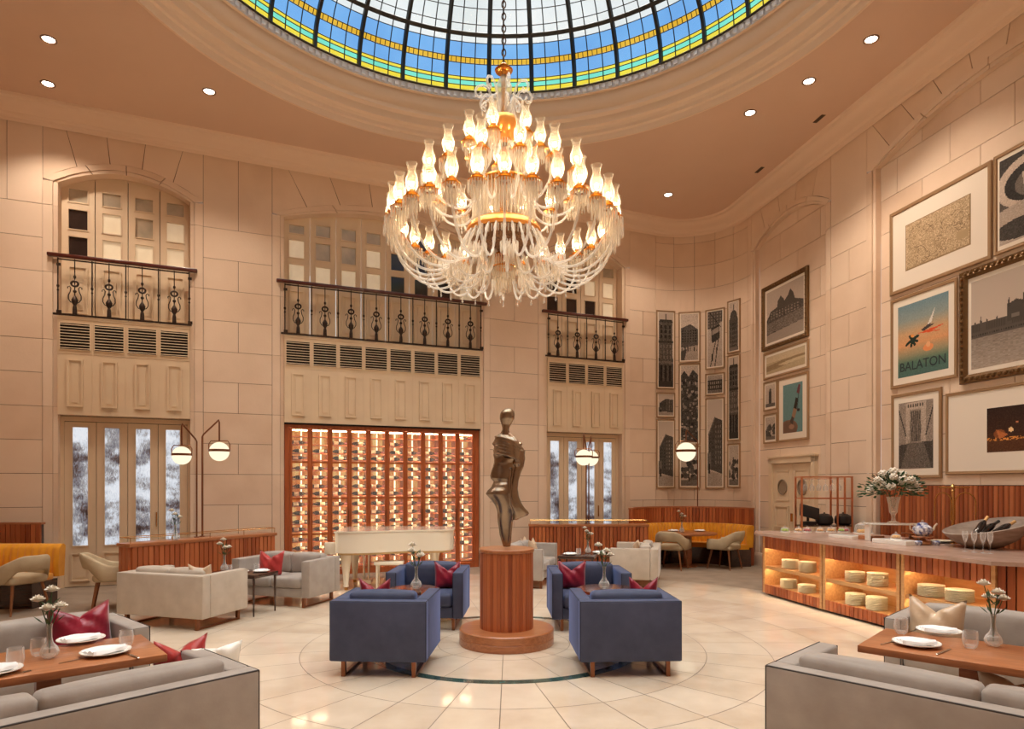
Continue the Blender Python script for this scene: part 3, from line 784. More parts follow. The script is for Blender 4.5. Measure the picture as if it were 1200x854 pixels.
# ================================================================== CHANDELIER
ch = thing('chandelier', 'huge crystal chandelier with tiers of lit glass-shaded candle lamps on a long chain', 'chandelier', (CX,7.25,3.8))
Z = lambda z: z-3.8
g = MB(); zz = 6.34; k = 0
while zz < 10.55:
    g.M = Matrix.Translation((0,0,Z(zz))) @ Matrix.Rotation(PI/2*(k % 2),4,'Z')
    g.tube([(.022*math.cos(t),0,.042*math.sin(t)) for t in [2*PI*q/10 for q in range(10)]], .007, 5, True); zz += .066; k += 1
part('chain', g, pbr('chain metal', c(84,62,46), .4, .8), ch)
g = MB(); g.lathe([(0,Z(6.22)),(.03,Z(6.22)),(.05,Z(6.25)),(.09,Z(6.26)),(.10,Z(6.28)),(.06,Z(6.30)),(.03,Z(6.31)),(.045,Z(6.33)),(.02,Z(6.36)),(0,Z(6.37))], 20); part('finial', g, GOLD, ch)
g = MB(); g.lathe([(.02,Z(4.2)),(.04,Z(4.5)),(.05,Z(4.55)),(.03,Z(4.6)),(.06,Z(4.9)),(.03,Z(5.0)),(.035,Z(5.3)),(.06,Z(5.36)),(.025,Z(5.42)),(.03,Z(5.75)),(.03,Z(6.25))], 16); part('stem', g, GOLD, ch)
g = MB(); g.lathe([(.04,Z(5.78)),(.07,Z(5.86)),(.055,Z(5.95)),(.085,Z(6.02)),(.09,Z(6.10)),(.05,Z(6.18)),(.03,Z(6.22))], 16); part('glass_column', g, CRYST, ch)
g = MB(); g.lathe([(.05,Z(5.47)),(.11,Z(5.50)),(.155,Z(5.58)),(.165,Z(5.66)),(.168,Z(5.70)),(.15,Z(5.74)),(.08,Z(5.78)),(.03,Z(5.79))], 28); part('gilt_cup', g, pbr('amber gilt cup', c(236,160,80), .25, .6), ch)
def drops(g, r, z, L, n, w=.007):
    """ring of hanging cut prisms"""
    for i in range(n):
        t = 2*PI*i/n; x, y = r*math.cos(t), r*math.sin(t)
        g.lathe([(0,z-L),(w,z-L*.85),(w,z-.01),(0,z)], 4, x, y)
g = MB(); drops(g,.10,Z(5.51),.12,22,.007); part('prism_ring', g, CRYST, ch)
for i in range(8):
    t = 2*PI*i/8+.2; dx, dy = math.cos(t), math.sin(t); g = MB()
    P_ = [(.07,5.74),(.10,5.85),(.12,5.98),(.15,6.06),(.20,6.09),(.25,6.07),(.275,6.02),(.265,5.97),(.23,5.955),(.21,5.98),(.225,6.01)]
    g.tube([(r*dx*1.15,r*dy*1.15,Z(z)) for r, z in P_], .014, 6)
    g.tube([(r*dx,r*dy,Z(z)) for r, z in [(.12,5.98),(.17,5.93),(.22,5.90),(.25,5.86),(.24,5.81),(.21,5.81),(.205,5.84)]], .011, 6)
    part('glass_scroll', g, CRYSTD, ch)
    g = MB(); drops(g,.0,Z(5.80),.05,1,.012); g2 = g; g2.v = [Vector((v.x+.24*dx, v.y+.24*dy, v.z)) for v in g.v]; part('crystal_drop', g2, CRYST, ch)
# gilt dish and mesh bowl
g = MB(); g.lathe([(.30,Z(4.60)),(.36,Z(4.58)),(.40,Z(4.54)),(.41,Z(4.50)),(.385,Z(4.47)),(.36,Z(4.49)),(.30,Z(4.52)),(.05,Z(4.52))], 40); part('gilt_dish', g, pbr('gilt dish', c(238,158,78), .3, .7), ch)
g = MB(); g.lathe([(.375,Z(4.48)),(.37,Z(4.40)),(.33,Z(4.32)),(.24,Z(4.26)),(.12,Z(4.23)),(.04,Z(4.22))], 40); part('mesh_bowl', g, pbr('bowl beadwork', c(150,108,74), .35, .5, base2=c(90,62,44), nscale=60), ch)
for r, z, L, n in ((.39,4.46,.09,70),(.30,5.02,.42,44),(.20,5.05,.40,26),(.34,4.86,.26,48),(.165,4.23,.13,40),(.12,4.12,.14,28),(.08,4.0,.15,18)):
    g = MB(); drops(g,r,Z(z),L,n,.008); part('prism_ring', g, CRYST, ch)
g = MB(); g.lathe([(.17,Z(4.24)),(.175,Z(4.22)),(.165,Z(4.215)),(.03,Z(4.22))], 30); part('gilt_band', g, GOLD, ch)
g = MB(); g.lathe([(.125,Z(4.13)),(.13,Z(4.11)),(.02,Z(4.12))], 24); part('gilt_band', g, GOLD, ch)
g = MB(); g.lathe([(.31,Z(5.04)),(.32,Z(5.02)),(.30,Z(5.01)),(.03,Z(5.03))], 30); part('gilt_band', g, GOLD, ch)
g = MB(); g.sphere(0,0,Z(3.86),.03,12,8); g.lathe([(0,Z(3.78)),(.012,Z(3.81)),(0,Z(3.84))], 8); part('bottom_finial', g, CRYST, ch)
shade_prof = [(.030,-.05),(.036,-.045),(.055,-.01),(.064,.035),(.062,.065),(.046,.11),(.038,.145),(.040,.175),(.050,.205),(.055,.22)]
def arm_me(R, zl, kind):
    g = MB()
    if kind == 'big':  P_ = [(.33,4.50),(.40,4.46),(.47,4.32),(.53,4.16),(.62,4.06),(.74,4.01),(.88,4.01),(1.0,4.06),(1.10,4.15),(1.17,4.27),(R,4.40),(R,4.52)]
    elif kind == 'mid': P_ = [(.12,5.06),(.20,5.08),(.27,5.0),(.32,4.86),(.39,4.74),(.50,4.68),(.62,4.69),(.73,4.75),(.80,4.84),(R,4.93),(R,5.0)]
    elif kind == 'low': P_ = [(.16,4.24),(.20,4.26),(.25,4.18),(.29,4.05),(.36,3.97),(.46,3.95),(.55,3.99),(.60,4.08),(R,4.18)]
    else: P_ = [(.08,5.46),(.13,5.44),(.17,5.34),(.22,5.26),(.30,5.24),(.36,5.29),(R,5.37),(R,5.42)]
    n_ = len(P_); pts = []
    for i in range(n_-1):       # Catmull-Rom
        p0, p1, p2, p3 = (Vector(P_[max(i-1,0)]), Vector(P_[i]), Vector(P_[i+1]), Vector(P_[min(i+2,n_-1)]))
        for t in (0,.33,.66):
            pts.append(.5*((2*p1)+(-p0+p2)*t+(2*p0-5*p1+4*p2-p3)*t*t+(-p0+3*p1-3*p2+p3)*t**3))
    pts.append(Vector(P_[-1])); g.tube([(p.x,0,Z(p.y)) for p in pts], .0125, 7)
    # rope twist
    for s_ in (0, PI):
        g.tube([(p.x+.015*math.cos(s_+i*1.1), .015*math.sin(s_+i*1.1), Z(p.y)+.004*math.cos(s_+i*1.1)) for i, p in enumerate(pts)], .004, 3)
    low = min(pts, key=lambda p: p.y); L_ = Z(low.y)
    g.lathe([(0,L_-.10),(.013,L_-.08),(.005,L_-.055),(.01,L_-.04),(0,L_-.02)], 6, low.x, 0)
    return g.mesh('arm', CRYSTD)
def lampmeshes():
    A = MB(); A.lathe([(0,-.10),(.03,-.10),(.055,-.085),(.06,-.075),(.03,-.07),(.024,-.05),(.03,-.045),(.0,-.04)], 14)
    A.lathe([(.014,-.12),(.014,-.10)], 8); A.lathe([(.05,-.125),(.09,-.12),(.092,-.113),(.05,-.112)], 18)
    B = MB(); drops(B,.088,-.12,.115,20,.006); drops(B,.05,-.125,.20,10,.007)
    C_ = MB(); C_.lathe(shade_prof, 16)
    D_ = MB(); D_.sphere(0,0,.02,.017,10,8,1.3)
    return [('candle_cup', A.mesh('candle_cup', GOLD)), ('prism_skirt', B.mesh('prism_skirt', CRYST)), ('glass_shade', C_.mesh('glass_shade', SHADEG)), ('bulb', D_.mesh('bulb', BULB))]
LM = lampmeshes()
def tier(n, R, zl, kind, ph, lamps=True):
    me = arm_me(R, zl, kind)
    for i in range(n):
        o = bpy.data.objects.new('arm', me); col.objects.link(o); o.parent = ch; o.rotation_euler.z = ph+2*PI*i/n
        if lamps:
            for nm, lm in LM:
                q = bpy.data.objects.new(nm, lm); col.objects.link(q); q.parent = o; q.location = (R,0,Z(zl))
                if nm == 'prism_skirt' and kind == 'top': q.scale = (.85,.85,.85)
tier(30, 1.21, 4.64, 'big', -PI/2+.02)
tier(14, .85, 5.10, 'mid', -PI/2+.20)
tier(7, .40, 5.52, 'top', -PI/2+.62)
me = arm_me(.62, 4.2, 'low')
for i in range(12):
    o = bpy.data.objects.new('arm', me); col.objects.link(o); o.parent = ch; o.rotation_euler.z = 2*PI*i/12+.1
    q = bpy.data.objects.new('prism_skirt', LM[1][1]); col.objects.link(q); q.parent = o; q.location = (.62,0,Z(4.30))

# ================================================================== SCULPTURE ON ITS PEDESTAL
pd_ = thing('pedestal', 'round slatted walnut pedestal on a wide disc base at the centre of the floor', 'pedestal', (-.06,CY+.02,0))
g = MB(); g.lathe([(0,0),(.515,0),(.52,.01),(.52,.075),(.515,.08),(.52,.085),(.52,.16),(.51,.17),(0,.17)], 72); part('disc_base', g, WOODT, pd_)
g = MB(); ns = 44
for i in range(ns):
    g.tone = random.random(); g.M = Matrix.Rotation(2*PI*i/ns,4,'Z'); w_ = PI*.293/ns
    g.prism([(.27,-w_*.93),(.290,-w_*.93),(.293,-w_*.6),(.293,w_*.6),(.290,w_*.93),(.27,w_*.93)], .17, 1.0)
g.tone = 0; g.M = Matrix(); g.cyl(0,0,.17,1.0,.284,40); part('slatted_drum', g, WOOD, pd_, smooth=0)
g = MB(); g.lathe([(0,1.0),(.30,1.0),(.305,1.005),(.305,1.035),(.30,1.04),(0,1.04)], 64); part('cap', g, WOODT, pd_)
sculp_rows = [(80,225,250),(88,208,262),(100,198,268),(115,194,269),(130,194,266),(145,198,258),(160,203,250),(175,206,242),(188,206,240),(200,196,246),(212,182,258),(225,172,272),(240,162,290),(255,160,302),(270,159,310),(290,163,316),(310,164,319),(330,160,318),(350,166,312),(365,165,304),(380,160,298),(400,153,292),(415,150,288),(430,152,286),(445,166,284),(460,158,282),(475,150,281),(490,132,280),(505,124,278),(520,134,280),(540,150,283),(560,165,284),(580,174,280),(600,180,272),(625,181,264),(650,184,258),(680,190,256),(710,194,254),(740,202,252),(770,210,248)]
def sx(v): return (540+v/4.27-593.4)*7.29/FPX
def szz(v): return EYE+(HY-(460+v/4.27))*7.29/FPX
g = MB(); rings = []; nr = 48
zmin, zmax = szz(770), szz(80)
for k, (y, xl, xr) in enumerate(sculp_rows):
    z = szz(y); xc, hw = (sx(xl)+sx(xr))/2, (sx(xr)-sx(xl))/2; t = (zmax-z)/(zmax-zmin)
    dep = hw*(.9 if t < .15 else .62 if t < .55 else .7); dep = max(dep, .05) if t > .1 else dep
    ring = []
    for j in range(nr):
        q = 2*PI*j/nr; cx_, sy_ = math.cos(q), math.sin(q)
        k_ = 1.0
        if .16 < t < .40:        # diagonal folds of the wrap across the chest
            fold = math.sin((z*88)+cx_*3.4+sy_*1.6); k_ += .10*fold*min(1,(t-.16)/.04)*min(1,(.40-t)/.05)
        if .40 < t < .95: k_ += .06*math.sin(3*q+t*11)
        ring.append((xc+hw*cx_*k_, dep*sy_*k_+.02*math.sin(t*7), z))
    rings.append(ring)
g.loft(rings[::-1])
# the trailing drape down the right side, ending in a flared tip
dr_rows = [(290,262,316,.06),(330,266,321,.07),(370,270,314,.07),(400,262,300,.07),(440,256,288,.065),(480,252,284,.06),(520,250,290,.06),(550,250,302,.06),(575,252,318,.055),(592,256,335,.05),(603,260,341,.045),(613,262,333,.04),(625,262,300,.035),(636,262,280,.02)]
rings = []
for y, xl, xr, dp in dr_rows:
    z = szz(y); xc, hw = (sx(xl)+sx(xr))/2, (sx(xr)-sx(xl))/2
    rings.append([(xc+hw*math.cos(2*PI*j/24), -.055+dp*math.sin(2*PI*j/24)*(1+.25*math.cos(4*PI*j/24)), z) for j in range(24)])
g.loft(rings[::-1])
# rounded knot at the chest and raised fold lines
g.sphere(sx(280), -.085, szz(352), .045, 14, 10)
for y0, y1 in ((222,285),(236,303),(250,320),(266,334),(284,346),(304,356)):
    g.tube([(sx(170)+(sx(312)-sx(170))*t, -.03-.09*math.sin(PI*t)-.02, szz(y0+(y1-y0)*t-14*math.sin(PI*t))) for t in [i/10 for i in range(11)]], [.010+.014*math.sin(PI*i/10) for i in range(11)], 8)
g.tube([(sx(250),-.10,szz(380)),(sx(242),-.11,szz(440)),(sx(244),-.11,szz(500)),(sx(256),-.10,szz(560)),(sx(280),-.07,szz(600))], [.012,.016,.016,.014,.008], 8)
g.tube([(sx(190),-.08,szz(470)),(sx(160),-.06,szz(500)),(sx(126),-.01,szz(506))], [.012,.02,.012], 8)
st = part('sculpture', g, BRONZE, None, smooth=180); st.location = (-.06,CY+.02,0)
md = st.modifiers.new('remesh','REMESH'); md.mode = 'VOXEL'; md.voxel_size = .007; md.use_smooth_shade = True
md = st.modifiers.new('smooth','SMOOTH'); md.iterations = 2; md.factor = .5
tag(st, 'abstract faceless draped bronze figure standing on the round pedestal', 'sculpture')

# ================================================================== GRAND PIANO
ang = math.radians(4)
pn = thing('grand_piano', 'white grand piano with closed lid in front of the wine cabinet', 'piano', (-1.96,11.35,0), ang)
# outline in plan: keyboard at -x end, tail at +x; the camera sees the curved side
O = [(-.95,.62),(-.95,-.52),(-.90,-.58),(-.72,-.60),(-.5,-.58),(-.25,-.50),(.0,-.38),(.25,-.30),(.5,-.30),(.72,-.28),(.88,-.18),(.95,.0),(.95,.3),(.90,.48),(.78,.58),(.6,.62)]
def smooth_outline(P_, n_=4):
    out_ = []
    K = len(P_)
    for i in range(K):
        p0, p1, p2, p3 = [Vector(P_[(i+d) % K]) for d in (-1,0,1,2)]
        if i in (0,): out_.append(p1); continue
        for t in [q/n_ for q in range(n_)]: out_.append(.5*((2*p1)+(-p0+p2)*t+(2*p0-5*p1+4*p2-p3)*t*t+(-p0+3*p1-3*p2+p3)*t**3))
    return [(p.x,p.y) for p in out_]
SO = smooth_outline(O)
g = MB(); g.prism(SO, .62, .945); part('case', g, WHITE, pn, smooth=30)
g = MB(); g.prism([(x*1.018,y*1.02) for x, y in SO], .948, .975); part('lid', g, WHITE, pn, smooth=30)
g = MB(); g.prism([(x*.95,y*.93) for x, y in SO], .585, .62); part('soundboard_frame', g, pbr('gilded underside', c(220,190,140), .4, .2), pn, smooth=30)
g = MB(); g.rbox(-1.12,-.94,-.52,.60,.62,.72,.02,2); g.rbox(-1.12,-.94,-.58,-.50,.60,.80,.02,2); g.rbox(-1.12,-.94,.56,.63,.60,.80,.02,2); part('key_bed', g, WHITE, pn)
g = MB(); g.box(-1.10,-.96,-.48,.54,.72,.735); part('keys', g, CHINA, pn, smooth=0)
for x, y in ((-.80,-.42),(-.80,.45),(.62,.12)):
    g = MB(); g.lathe([(.035,.05),(.045,.06),(.04,.10),(.06,.30),(.085,.50),(.095,.56),(.10,.62),(.0,.62)], 16, x, y); lg = part('leg', g, WHITE, pn)
    g = MB(); g.lathe([(0,0),(.028,0),(.03,.02),(.028,.05),(0,.05)], 10, x, y); part('caster', g, BRASS, lg)
g = MB(); g.box(-.58,-.56,-.06,.06,.1,.62); g.box(-.50,-.48,-.06,.06,.1,.62); g.rbox(-.62,-.44,-.12,.12,.05,.12,.01,1); part('pedal_lyre', g, WHITE, pn)
bn = thing('piano_bench', 'small white bench under the curved side of the piano', 'bench', (-2.05,11.05,0), ang)
g = MB(); g.rbox(-.24,.24,-.16,.16,.40,.46,.02,2); part('seat', g, WHITE, bn)
for x in (-.19,.19):
    for y in (-.12,.12): g = MB(); g.cyl(x,y,0,.40,.014,8,.02); part('leg', g, WHITE, bn)
# ================================================================== SEATING
def frame_of(cx, cy, fx, fy): return math.atan2(fx, -fy)
def sofa(name, label, cat, P, a, f, w, d, h=.66, mat=GREY, pipe=PIPE, ncush=2, group=None, arm=.13, cz=.42, ext=.06, leg=COPPER, side_h=None):
    """P: a rear bottom corner, a: unit direction along the back away from P, f: unit direction the seat faces"""
    a, f, P = Vector(a).normalized(), Vector(f).normalized(), Vector(P)
    c_ = P+a*w/2+f*d/2; rz = math.atan2(f.x, -f.y)
    t = thing(name, label, cat, (c_.x,c_.y,0), rz, group)
    hw, hd = w/2, d/2
    g = MB(); g.rbox(-hw,hw,hd-.13,hd,.14,h,.018,3); part('backrest', g, mat, t)
    for s in (-1,1):
        g = MB(); g.rbox(s*hw-(arm if s > 0 else 0), s*hw+(arm if s < 0 else 0), -hd, hd-.131, .14, h, .022, 3); part('armrest', g, mat, t)
    g = MB(); g.rbox(-hw+arm+.002,hw-arm-.002,-hd+.03,hd-.132,.14,.27,.01,2); part('seat_base', g, mat, t)
    cw = (w-2*arm-.01)/ncush
    for i in range(ncush):
        x0 = -hw+arm+.005+i*cw
        g = MB(); g.rbox(x0+.003,x0+cw-.003,-hd+.005,hd-.15,.272,cz,.035,3,.015); part('seat_cushion', g, mat, t)
        g = MB(); g.rbox(x0+.003,x0+cw-.003,hd-.31,hd-.14,cz+.004,h+ext,.035,3,.02); part('back_cushion', g, mat, t)
    for s in (-1,1):
        g = MB(); x = s*(hw-.12)
        for y in (-hd+.05, hd-.05): g.box(x-.018,x+.018,y-.022,y+.022,0,.14)
        g.box(x-.018,x+.018,-hd+.07,hd-.07,0,.022)
        part('sled_leg', g, leg, t, smooth=0)
    g = MB(); r = .0055 if pipe is PIPE else .0035; e = .006
    g.tube([(-hw+e,-hd,h-e),(-hw+e,hd-e,h-e),(hw-e,hd-e,h-e),(hw-e,-hd,h-e)], r, 5)
    part('piping', g, pipe, t)
    if True:
        g = MB(); g.tube([(-hw+e,hd-e,.15),(-hw+e,hd-e,h-e)], r, 5); part('corner_piping', g, pipe, t)
        g = MB(); g.tube([(hw-e,hd-e,.15),(hw-e,hd-e,h-e)], r, 5); part('corner_piping', g, pipe, t)
        for s in (-1,1): 
            g = MB(); g.tube([(s*(hw-e),-hd+e,.15),(s*(hw-e),-hd+e,h-e),(s*(hw-arm+e),-hd+e,h-e),(s*(hw-arm+e),-hd+e,.15)], .004, 5); part('arm_piping', g, pipe, t)
    return t
GP = lambda px, py, z=0: Vector(gp(px, py, z))
ct, st_ = math.cos, math.sin
# near left pair, near right pair (grey, seen close)
a1 = Vector((-.745,-.667)); a1 = Vector((-.667,-.745)).normalized(); f1 = Vector((-.745,.667)).normalized()
sofa('sofa', 'grey velvet sofa seen from behind, lower left corner, dark piping along its back', 'sofa', GP(305,784,.66), a1, f1, 2.1, .82, mat=GREY)
sofa('sofa', 'grey velvet sofa behind the left wooden dining table, holding one crimson pillow', 'sofa', GP(131,717,.66)+Vector((.02,0)), a1, -f1, 2.1, .82, mat=GREY)
b1 = Vector((.70,-.71)).normalized(); g1 = Vector((.71,.70)).normalized()
sofa('sofa', 'grey velvet sofa seen from behind, lower right corner, dark piping along its back', 'sofa', GP(896,778.5,.66), b1, g1, 2.1, .84, mat=GREY)
sofa('sofa', 'grey velvet sofa behind the right wooden dining table, holding a champagne pillow', 'sofa', GP(1069,708,.66), b1, -g1, 2.1, .82, mat=GREY)
# taupe loveseats, left pair round the small dark table, right pair round theirs
SA, SB = Vector((-.957,.29)).normalized(), Vector((.29,.957)).normalized()
sofa('loveseat', 'taupe loveseat seen from behind with its back to the viewer, beside the long slatted divider', 'sofa', (-3.65,7.80), SA, SB, 1.30, .80, .655, TAUPE, ext=.05, pipe=TAUPE)
sofa('loveseat', 'grey loveseat facing the viewer left of the white piano, coral pillow on it', 'sofa', (-2.60,10.0), SA, -SB, 1.30, .80, .66, GREY, ext=.05, pipe=GREY)
RA, RB = Vector((.25,.968)).normalized(), Vector((-.968,.25)).normalized()
sofa('loveseat', 'grey loveseat half hidden behind the round pedestal, two cream pillows at its end', 'sofa', Vector((.50,10.9))+RB*.80, RA, -RB, 1.35, .80, .66, GREY, ext=.05, pipe=GREY)
sofa('loveseat', 'taupe loveseat side-on behind the right blue armchairs, in front of the yellow booth', 'sofa', (2.42,10.95), RA, RB, 1.35, .80, .66, TAUPE, ext=.05, pipe=TAUPE)
# four blue armchairs round the pedestal
def blue(label, P, a, f, w=.90): return sofa('armchair', label, 'armchair', P, a, f, w, .80, .69, BLUE, BLUEP, 1, 'blue velvet armchairs round the statue', ext=.055, cz=.43)
blue('blue velvet armchair seen from behind, left of the round pedestal', (-.77,5.93), (-.998,.055), (.055,.998), .885)
blue('blue velvet armchair seen from behind, right of the round pedestal', (1.54,5.98), (-.998,-.04), (-.04,.998), .93)
blue('blue velvet armchair facing the viewer, between the white piano and the pedestal', (-.55,8.66), (-.998,.03), (-.04,-.998), .93)
blue('blue velvet armchair facing the viewer, right of the pedestal with a crimson pillow', (1.40,8.62), (-.998,.0), (.03,-.998), .95)

# pillows
def pillow_me(w, h, th, chop, n=14):
    g = MB(); 
    def P_(u, v, s):
        e = (1-abs(u)**3)*(1-abs(v)**3); e = max(e,0)**.6
        top = h*(v+1)/2
        if v > 0: top -= chop*(1-abs(u)**.9)*v**1.5
        x = u*w/2*(1-.05*(1-v*v))
        y = s*th/2*e
        if v > -.2: y -= s*.55*th*e*max(0,1-abs(u)*3.2)*min(1,(v+.2)/.8)*.7
        y += .012*math.sin(u*9+v*7)*e*s
        return (x, y, top)
    for s in (-1,1):
        gr = [[g.V(P_(-1+2*i/n,-1+2*j/n,s)) for i in range(n+1)] for j in range(n+1)]
        for j in range(n):
            for i in range(n): g.F((gr[j][i],gr[j][i+1],gr[j+1][i+1],gr[j+1][i]) if s < 0 else (gr[j][i],gr[j+1][i],gr[j+1][i+1],gr[j][i+1]))
    return g
def pillow(label, loc, rz, mat, w=.42, h=.36, th=.15, chop=.13, tilt=-12, group=None, roll=0):
    g = pillow_me(w, h, th, chop); o = part('throw_pillow', g, mat, None, smooth=80); bm = bmesh.new(); bm.from_mesh(o.data); bmesh.ops.remove_doubles(bm, verts=bm.verts[:], dist=.0005); bm.to_mesh(o.data); bm.free()
    o.location = loc; o.rotation_euler = (math.radians(tilt), math.radians(roll), rz); tag(o, label, 'pillow', group)
    return o
def rzf(f): return math.atan2(f[0], -f[1])
q = atY(100,755,5.05); pillow('crimson satin pillow on the grey sofa behind the left dining table', (q[0]-.02,q[1],.44), rzf(-f1)+.1, RED, .44, .40, .20, .11)
q = atY(223,790,4.45); pillow('coral red pillow with two pointed ears peeping over the nearest left sofa back', (q[0]-.05,q[1]-.08,.40), rzf(f1), CORAL, .34, .36, .15, .11)
q = atY(252,792,4.42); pillow('pale grey pillow leaning behind the coral pillow on the nearest left sofa', (q[0]-.04,q[1]+.06,.36), rzf(f1), CHINA, .34, .32, .13, .03)
q = atY(1095,742,5.35); pillow('champagne satin pillow on the grey sofa behind the right dining table', (q[0]-.02,q[1]-.02,.44), rzf(-g1)-.1, CHAMP, .42, .40, .20, .13)
q = atY(1196,815,3.75); pillow('cream pillow tip peeping over the nearest right sofa back', (q[0]-.02,q[1]+.0,.40), rzf(g1), CHAMP, .36, .30, .13, .08)
q = atY(319,669,9.72); pillow('coral satin pillow on the grey loveseat left of the piano', (q[0],9.60,.43), rzf(-SB), CORAL, .42, .36, .14, .13)
pillow('cream pillow resting by the far arm of the taupe loveseat', (-3.80,8.12,.46), rzf(SB)+.2, CHAMP, .30, .32, .12, .08)
pillow('crimson pillow on the blue armchair beside the piano', (-.80,8.30,.44), rzf((0,-1))+.25, RED, .34, .35, .15, .14)
pillow('crimson pillow peeping over the blue armchair back at the left', (-1.31,6.40,.44), rzf((0,1)), RED, .30, .42, .14, .12)
pillow('crimson pillow on the blue armchair just right of the pedestal', (.74,8.26,.44), rzf((0,-1))-.2, RED, .36, .36, .15, .14)
pillow('crimson pillow peeping over the blue armchair back at the right', (1.26,6.42,.44), rzf((0,1)), RED, .28, .43, .13, .12)
for k, (px, yy, lab) in enumerate(((620,12.0,'cream pillow with pointed ears on the loveseat behind the pedestal, left one'),(630,11.7,'cream pillow with pointed ears on the loveseat behind the pedestal, right one'))):
    q = atY(px,650,yy); pillow(lab, (q[0]-.05,yy,.43), rzf(-RB), CHAMP, .34, .36, .13, .12)
for px, yy, m_, lab in ((747,11.75,CHAMP,'cream pillow on the taupe loveseat in front of the booth'),(755,11.6,CHAMP,'second cream pillow leaning on the first on the taupe loveseat'),(763,11.45,GREY,'grey pillow at the end of the taupe loveseat by the booth')):
    q = atY(px,650,yy); pillow(lab, (q[0]-.06,yy,.43), rzf(RB), m_, .34, .34, .12, .12)

# tub chairs
def tub_chair(label, loc, rz, group='beige tub dining chairs', mat=LINEN, legh=.42, legm=None):
    legm = legm or pbr_leg
    t = thing('tub_chair', label, 'chair', loc, rz, group)
    g = MB(); g.rbox(-.25,.25,-.26,.24,legh-.02,legh+.09,.04,3,.01); part('seat', g, mat, t)
    g = MB(); rings = []
    N_ = 26
    for i in range(N_+1):
        s = -1+2*i/N_; an = s*2.15
        R_ = .30
        x = R_*math.sin(an)*(1.0); y = .02+R_*math.cos(an)*.95
        if abs(an) > PI/2: x = math.copysign(R_-.0*abs(an), s); y = .02-(abs(an)-PI/2)*.42
        top = legh+.37-.17*(lambda q: q*q*(3-2*q))(min(1,max(0,(abs(s)-.18)/.62)))
        bot = legh+.16+.0*abs(s)
        if abs(s) > .30: bot = legh+.16-.17*min(1,(abs(s)-.30)/.25)
        n_ = Vector((math.sin(max(-PI/2,min(PI/2,an))), math.cos(max(-PI/2,min(PI/2,an))), 0)); th = .03
        top = max(top, bot+.06)
        ps = []
        for (o, z) in ((-th,bot+.02),(-th*.6,bot),(th*.6,bot),(th,bot+.02),(th*1.15,(top+bot)/2),(th,top-.02),(th*.5,top),(-th*.5,top),(-th,top-.02),(-th*.9,(top+bot)/2)):
            ps.append((x+n_.x*o, y+n_.y*o+(z-legh)*.22*max(0,math.cos(an)), z))
        rings.append(ps)
    g.loft(rings); part('backrest', g, mat, t, smooth=60)
    for sx_ in (-1,1):
        for sy_ in (-1,1):
            g = MB(); g.tube([(sx_*.26,sy_*.25,0),(sx_*.19,sy_*.18,legh)], [.012,.022], 10); part('leg', g, legm, t)
    return t
pbr_leg = pbr('chair leg wood', c(150,96,58), .4, base2=c(124,74,42), nscale=5)
tub_chair('beige tub chair at far left before the yellow bench', (-6.72,9.0,0), math.radians(-110), 'beige tub dining chairs')
tub_chair('beige tub chair standing before the left tall glazed doors', (-5.60,9.30,0), math.radians(118), 'beige tub dining chairs')
tub_chair('beige tub chair at the booth table, left one', (3.28,13.55,0), math.radians(150), 'beige tub dining chairs')
tub_chair('beige tub chair at the booth table, right one', (4.38,13.62,0), math.radians(-135), 'beige tub dining chairs')

# ================================================================== SLATTED SCREENS AND BENCHES
def circ3(p, q, r):
    ax, ay, bx, by, cx_, cy_ = *p, *q, *r
    d = 2*(ax*(by-cy_)+bx*(cy_-ay)+cx_*(ay-by))
    ux = ((ax*ax+ay*ay)*(by-cy_)+(bx*bx+by*by)*(cy_-ay)+(cx_*cx_+cy_*cy_)*(ay-by))/d
    uy = ((ax*ax+ay*ay)*(cx_-bx)+(bx*bx+by*by)*(ax-cx_)+(cx_*cx_+cy_*cy_)*(bx-ax))/d
    return ux, uy, math.hypot(ax-ux, ay-uy)
def slat_path(g, pts, z0, z1, w=.075, th=.03):
    """upright staves along a plan polyline"""
    L_ = [0]
    for p, q in zip(pts, pts[1:]): L_.append(L_[-1]+math.dist(p, q))
    def at(s):
        for i in range(len(L_)-1):
            if s <= L_[i+1]+1e-6:
                k = (s-L_[i])/(L_[i+1]-L_[i]); return (pts[i][0]+(pts[i+1][0]-pts[i][0])*k, pts[i][1]+(pts[i+1][1]-pts[i][1])*k)
        return pts[-1]
    n_ = max(1, round(L_[-1]/w)); w = L_[-1]/n_
    for i in range(n_):
        A, B_ = at(i*w+.001), at((i+1)*w-.001); d = Vector((B_[0]-A[0], B_[1]-A[1])); L__ = d.length; d /= L__; n2 = Vector((d.y,-d.x))
        g.tone = random.random()
        A1 = (A[0]+n2.x*th+d.x*.006, A[1]+n2.y*th+d.y*.006); B1 = (B_[0]+n2.x*th-d.x*.006, B_[1]+n2.y*th-d.y*.006)
        g.prism([A, B_, B1, A1], z0, z1)
    g.tone = 0
